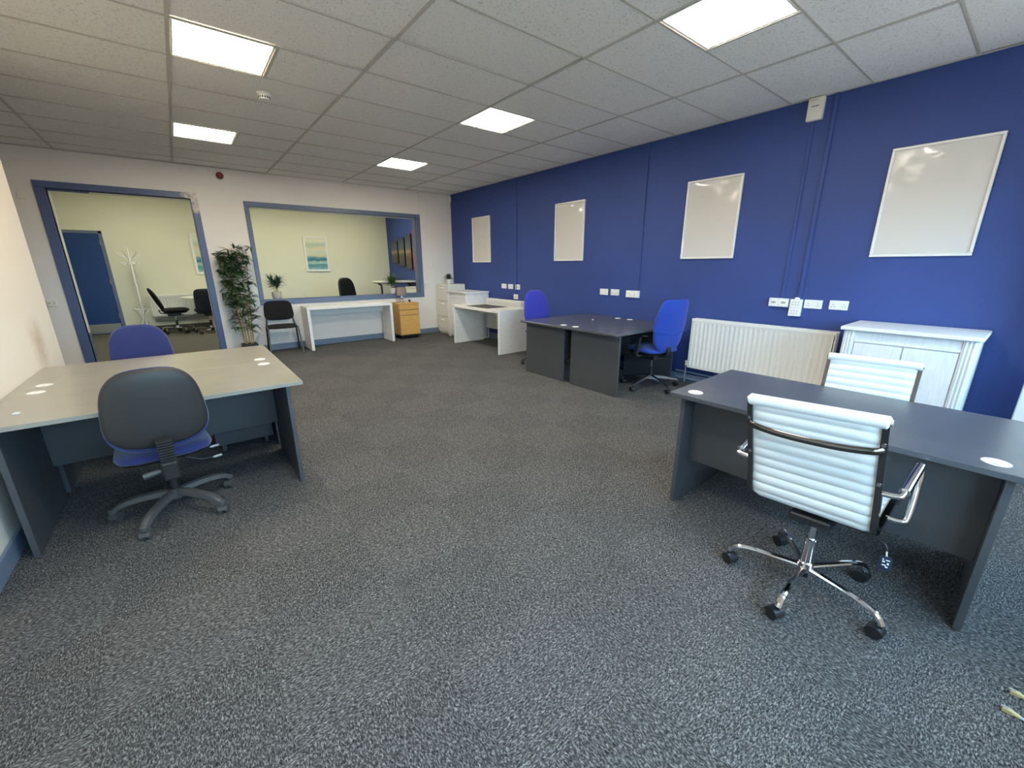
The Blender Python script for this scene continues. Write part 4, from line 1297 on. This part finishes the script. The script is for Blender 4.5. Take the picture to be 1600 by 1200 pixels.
# ================================================================== SECOND ROOM FURNITURE
# coat stand
t = thing('coat_stand', 'white bentwood coat stand beside the blue door', 'coat stand', (-0.715, 11.48, FB), 0)
MB().cyl((0, 0, 0.12), (0, 0, 1.62), 0.022, 14, 0.018, 0.003).build('pole', 'white_metal', t)
MB().lathe([(0, 1.70), (0.014, 1.695), (0.02, 1.68), (0.012, 1.66), (0.018, 1.62), (0, 1.62)], 14).build('finial', 'white_metal', t)
for k in range(6):
    a = 2*PI*k/6+0.3
    d = Vector((math.cos(a), math.sin(a), 0))
    MB().tube(smooth_path([d*0.02+Vector((0, 0, 1.42)), d*0.05+Vector((0, 0, 1.50)), d*0.11+Vector((0, 0, 1.545)), d*0.165+Vector((0, 0, 1.59)), d*0.185+Vector((0, 0, 1.655))], 5), 0.010, 8).build('coat_hook', 'white_metal', t)
    MB().tube(smooth_path([d*0.02+Vector((0, 0, 1.44)), d*0.08+Vector((0, 0, 1.395)), d*0.13+Vector((0, 0, 1.41)), d*0.15+Vector((0, 0, 1.45))], 5), 0.008, 8).build('coat_hook', 'white_metal', t)
for z, r in ((0.50, 0.135),):
    MB().tube([(r*math.cos(2*PI*i/32), r*math.sin(2*PI*i/32), z) for i in range(33)], 0.008, 8).build('umbrella_ring', 'white_metal', t)
for k in range(4):
    a = 2*PI*k/4+0.5
    d = Vector((math.cos(a), math.sin(a), 0))
    MB().tube(smooth_path([d*0.135+Vector((0, 0, 0.50)), d*0.05+Vector((0, 0, 0.40)), d*0.022+Vector((0, 0, 0.30)), d*0.08+Vector((0, 0, 0.16)), d*0.24+Vector((0, 0, 0.02))], 6), 0.012, 8).build('leg', 'white_metal', t)
# round table
t = thing('round_table', 'round white table behind the navy chair in the second room', 'table', (0.45, 11.27, FB), 0)
MB().lathe([(0, 0.70), (0.495, 0.70), (0.50, 0.705), (0.50, 0.72), (0.495, 0.725), (0, 0.725)], 48).build('tabletop', 'white_metal', t)
MB().cyl((0, 0, 0.03), (0, 0, 0.70), 0.04, 18).build('column', 'white_metal', t)
MB().lathe([(0, 0.04), (0.06, 0.035), (0.16, 0.012), (0.17, 0.0), (0, 0)], 36).build('foot', 'white_metal', t)
# grey desk close behind the window
t = thing('desk', 'grey desk edge just visible over the internal window sill', 'desk', (3.36, 8.95, FB), 0)
MB().box(0, 1.03, 0, 0.70, 0.69, 0.715, 0.002).build('tabletop', 'graphite', t, smooth=0)
for x in (0.05, 0.955):
    MB().box(x, x+0.025, 0.05, 0.65, 0, 0.69, 0.002).build('panel_leg', 'graphite_edge', t, smooth=0)
# raised white table against the blue wall
t = thing('high_table', 'tall white table with dark frame by the skyline canvases', 'table', (3.85, 10.0, FB), 0)
MB().box(0, 1.0, 0, 0.65, 0.945, 0.98, 0.004).build('tabletop', 'white_lam', t, smooth=0)
MB().box(0.02, 0.98, 0.03, 0.62, 0.925, 0.945, 0.003).build('under_frame', 'black', t, smooth=0)
for x in (0.12, 0.88):
    MB().tube(smooth_path([(x-0.08, 0.33, 0.925), (x-0.01, 0.33, 0.88), (x, 0.33, 0.78), (x, 0.33, 0.03)], 5), 0.024, 10).build('leg', 'black', t)
    MB().box(x-0.03, x+0.03, 0.03, 0.62, 0, 0.03, 0.004).build('foot_rail', 'black', t, smooth=0)
t = thing('low_cabinet', 'white cabinet below the tall white table', 'cabinet', (4.42, 9.30, FB), 0)
MB().box(0, 0.42, 0, 0.6, 0.02, 0.83, 0.003).build('carcass', 'white_lam', t, smooth=0)
MB().box(0.004, 0.416, -0.018, 0.0, 0.03, 0.82, 0.003).build('cabinet_door', 'white_lam', t, smooth=0)
MB().box(-0.01, 0.43, -0.02, 0.61, 0.83, 0.85, 0.003).build('cabinet_top', 'white_lam', t, smooth=0)

# ================================================================== PLANTS
def leaf_blade(mb, base, d, L, w, droop, rng, seg=4):
    d = d.normalized()
    side = d.cross(Vector((0, 0, 1)))
    if side.length < 1e-3:
        side = Vector((1, 0, 0))
    side.normalize()
    vs = []
    for i in range(seg+1):
        s = i/seg
        c = base+d*(L*s)+Vector((0, 0, -droop*L*s*s))
        ww = w*math.sin(PI*(0.12+0.88*s)**0.8)*0.5 if i < seg else 0.0006
        up = side.cross(d).normalized()*(-0.25*ww)
        vs += [c-side*ww-up, c+up*0.6, c+side*ww-up]
    fs = []
    for i in range(seg):
        a = 3*i
        fs += [(a, a+1, a+4, a+3), (a+1, a+2, a+5, a+4)]
    mb.add(vs, fs)

# bamboo
bx, by = 0.735, 8.02
t = thing('bamboo_plant', 'tall artificial bamboo in a black pot between doorway and internal window', 'plant', (bx, by, 0))
MB().box(-0.115, 0.115, -0.10, 0.10, 0.0, 0.20, 0.012).build('pot', 'black', t, smooth=0)
MB().box(-0.10, 0.10, -0.085, 0.085, 0.195, 0.202).build('soil', 'soil', t, smooth=0)
rng = random.Random(11)
fol = MB()
canes = [(-0.045, 0.02, -0.19, 0.02), (-0.03, -0.03, -0.06, -0.02), (0.01, 0.03, -0.02, 0.04), (0.035, -0.03, 0.05, -0.05), (0.065, 0.02, 0.12, 0.03), (-0.05, -0.02, -0.11, -0.03)]
for ci, (cx, cy, tx, ty) in enumerate(canes):
    top = 1.66+rng.uniform(-0.15, 0.06)
    pts = smooth_path([(cx, cy, 0.2), (cx+0.25*tx, cy+0.25*ty, 0.65), (cx+0.6*tx, cy+0.6*ty, 1.15), (cx+tx, cy+ty, top)], 8)
    n = len(pts)
    mb = MB()
    mb.tube(pts, [0.0095*(1-0.6*i/n) for i in range(n)], 8)
    for z in (0.34, 0.5, 0.68, 0.86, 1.05, 1.25):
        p = min(pts, key=lambda q: abs(q.z-z))
        mb.lathe([(0, -0.004), (0.0105, -0.003), (0.012, 0), (0.0105, 0.003), (0, 0.004)], 8, XF(p))
    mb.build('cane', 'cane', t)
    for k in range(27):
        z = 0.46+1.24*(k/26)**0.75+rng.uniform(-0.04, 0.04)
        if z > top:
            z = top
        p = min(pts, key=lambda q: abs(q.z-z)).copy()
        a = rng.uniform(0, 2*PI)
        out = Vector((math.cos(a), math.sin(a)*0.55, rng.uniform(0.0, 0.5))).normalized()
        L0 = rng.uniform(0.06, 0.19)*(0.75 if z > 1.3 else 1.0)
        q = p+out*L0
        q.y = min(q.y, YF-by-0.05)
        fol.tube([p, p.lerp(q, 0.55)+Vector((0, 0, 0.012)), q], [0.0022, 0.0018, 0.001], 5)
        for j in range(rng.randint(5, 7)):
            a2 = a+rng.uniform(-1.1, 1.1)
            d = Vector((math.cos(a2), math.sin(a2)*0.6, rng.uniform(-0.35, 0.5)))
            b0 = p.lerp(q, rng.uniform(0.55, 1.0))
            L = rng.uniform(0.12, 0.21)
            if (b0+d.normalized()*L).y > YF-by-0.03:
                d.y = -abs(d.y)
            if (b0+d.normalized()*L).x > 0.25:
                d.x = -abs(d.x)
            elif (b0+d.normalized()*L).x < -0.27:
                d.x = abs(d.x)
            leaf_blade(fol, b0, d, L, rng.uniform(0.022, 0.031), rng.uniform(0.1, 0.4), rng)
fol.build('foliage', 'leaf', t, smooth=60, kind='stuff')

# yucca-like plant on the window sill
t = thing('potted_plant', 'spiky green plant in a round stone pot at the sill end near the bamboo', 'plant', (1.305, YF+0.085, 0.872))
MB().lathe([(0, 0), (0.048, 0), (0.066, 0.02), (0.076, 0.06), (0.078, 0.10), (0.074, 0.132), (0.066, 0.132), (0.066, 0.118), (0, 0.118)], 28).build('pot', 'stone_pot', t)
fol = MB()
rng = random.Random(5)
st = MB()
for (ax, ay, bx2, by2, h) in ((-0.02, 0.0, -0.055, 0.0, 0.16), (0.02, 0.01, 0.06, 0.01, 0.18), (0.0, -0.02, -0.01, -0.02, 0.13), (0.005, 0.02, 0.025, 0.02, 0.10)):
    top = Vector((bx2, by2, 0.118+h))
    MB().tube(smooth_path([(ax, ay, 0.11), ((ax+bx2)/2, (ay+by2)/2, 0.118+h*0.5), tuple(top)], 4), 0.0055, 8).build('stem', 'stem', t)
    for k in range(46):
        a = rng.uniform(0, 2*PI)
        el = rng.uniform(-0.15, 1.4)
        d = Vector((math.cos(a)*math.cos(el), math.sin(a)*math.cos(el)*0.7, math.sin(el)))
        L = rng.uniform(0.13, 0.21)
        if abs((top+d*L).x) > 0.19:
            d.x *= 0.4
        leaf_blade(fol, top+Vector((0, 0, rng.uniform(-0.03, 0.03))), d, L, 0.016, 0.12, rng, 3)
fol.build('foliage', 'leaf2', t, smooth=60, kind='stuff')

t = thing('potted_plant', 'grassy green plant in a white pot on the sill behind the lamp', 'plant', (3.445, YF+0.085, 0.872))
MB().lathe([(0, 0), (0.042, 0), (0.048, 0.01), (0.060, 0.115), (0.061, 0.122), (0.054, 0.122), (0.053, 0.105), (0, 0.105)], 28).build('pot', 'pot', t)
fol = MB()
for k in range(6):
    a = 2*PI*k/6
    MB().tube(smooth_path([(0.02*math.cos(a), 0.02*math.sin(a), 0.10), (0.03*math.cos(a), 0.03*math.sin(a), 0.16), (0.045*math.cos(a), 0.04*math.sin(a), 0.22)], 4), 0.003, 6).build('stem', 'stem', t)
for k in range(260):
    a = rng.uniform(0, 2*PI)
    el = rng.uniform(0.1, 1.4)
    d = Vector((math.cos(a)*math.cos(el), math.sin(a)*math.cos(el)*0.6, math.sin(el)))
    b0 = Vector((rng.uniform(-0.03, 0.03), rng.uniform(-0.02, 0.02), rng.uniform(0.17, 0.27)))
    leaf_blade(fol, b0, d, rng.uniform(0.15, 0.30), 0.011, rng.uniform(0.1, 0.5), rng, 3)
fol.build('foliage', 'leaf3', t, smooth=60, kind='stuff')

t = thing('potted_plant', 'small bushy plant in a white cylinder pot on the filing cabinet', 'plant', (4.59, 8.03, 1.06))
MB().lathe([(0, 0), (0.048, 0), (0.050, 0.003), (0.050, 0.095), (0.044, 0.095), (0.043, 0.085), (0, 0.085)], 28).build('pot', 'pot', t)
fol = MB()
for k in range(120):
    a = rng.uniform(0, 2*PI)
    el = rng.uniform(0.0, 1.4)
    d = Vector((math.cos(a)*math.cos(el), math.sin(a)*math.cos(el), math.sin(el)))
    leaf_blade(fol, Vector((rng.uniform(-0.025, 0.025), rng.uniform(-0.025, 0.025), rng.uniform(0.085, 0.14))), d, rng.uniform(0.07, 0.14), 0.018, 0.15, rng, 3)
fol.build('foliage', 'leaf', t, smooth=60, kind='stuff')

# ================================================================== LAMP, FLOOR CABLES
t = thing('table_lamp', 'small lamp with taupe pleated shade on the beech pedestal', 'lamp', (3.49, 8.05, 0.720))
MB().lathe([(0, 0), (0.045, 0), (0.046, 0.008), (0.04, 0.012), (0, 0.012)], 24).build('lamp_base', 'chrome', t)
MB().lathe([(0, 0.012), (0.030, 0.014), (0.042, 0.035), (0.040, 0.058), (0.020, 0.078), (0, 0.08)], 24).build('lamp_ball', 'chrome', t)
MB().lathe([(0, 0.08), (0.024, 0.082), (0.030, 0.10), (0.024, 0.12), (0.010, 0.13), (0.008, 0.17), (0, 0.17)], 24).build('lamp_neck', 'chrome', t)
sh = MB()
n = 72
vs = []
for (r, z) in ((0.092, 0.145), (0.090, 0.30), (0.087, 0.30), (0.089, 0.145)):
    for i in range(n):
        k = r+(0.0018 if i % 2 else 0)
        vs.append((k*math.cos(2*PI*i/n), k*math.sin(2*PI*i/n), z))
fs = []
for a in range(4):
    b = (a+1) % 4
    for i in range(n):
        j = (i+1) % n
        fs.append((a*n+i, a*n+j, b*n+j, b*n+i))
sh.add(vs, fs).build('lamp_shade', 'shade', t, smooth=0)
cb = MB().tube(smooth_path([(0.04, -0.01, 0.006), (0.07, -0.05, 0.004), (0.11, -0.02, 0.004), (0.14, 0.02, 0.010), (0.16, 0.01, 0.025)], 5), 0.003, 6).build('cord', 'grommet', t)
MB().box(0.145, 0.185, -0.012, 0.022, 0.004, 0.05, 0.006).build('mains_plug', 'black', cb, smooth=0)

for lab, p0, p1, ext in (('pale cable ending in a clear plug on the carpet, nearer the desk', (2.013, -0.231), (2.02, -0.45), 0), ('pale cable ending in a clear plug on the carpet, farther from the desk', (1.906, -0.218), (1.895, -0.45), 1)):
    a, b = Vector((*p0, 0.008)), Vector((*p1, 0.006))
    d = (b-a).normalized()
    ang = math.atan2(d.y, d.x)
    t = thing('network_cable', lab, 'cable', (a.x, a.y, 0.0), ang, 'cables on the carpet')
    MB().box(0, 0.024, -0.0085, 0.0085, 0.002, 0.016, 0.001).build('plug_body', 'plug', t, smooth=0)
    MB().box(-0.004, 0.012, -0.004, 0.004, 0.016, 0.0185, 0.0005).build('plug_clip', 'clear', t, smooth=0)
    MB().tube([(0.020, 0, 0.009), (0.040, 0, 0.008)], [0.0085, 0.0062], 10).build('strain_relief', 'plug', t)
    MB().tube(smooth_path([(0.036, 0, 0.007), (0.10, 0.005, 0.004), (0.2, -0.01, 0.004), (0.32, 0.02, 0.005)], 5), 0.0048, 8).build('cable_sheath', 'cable', t)
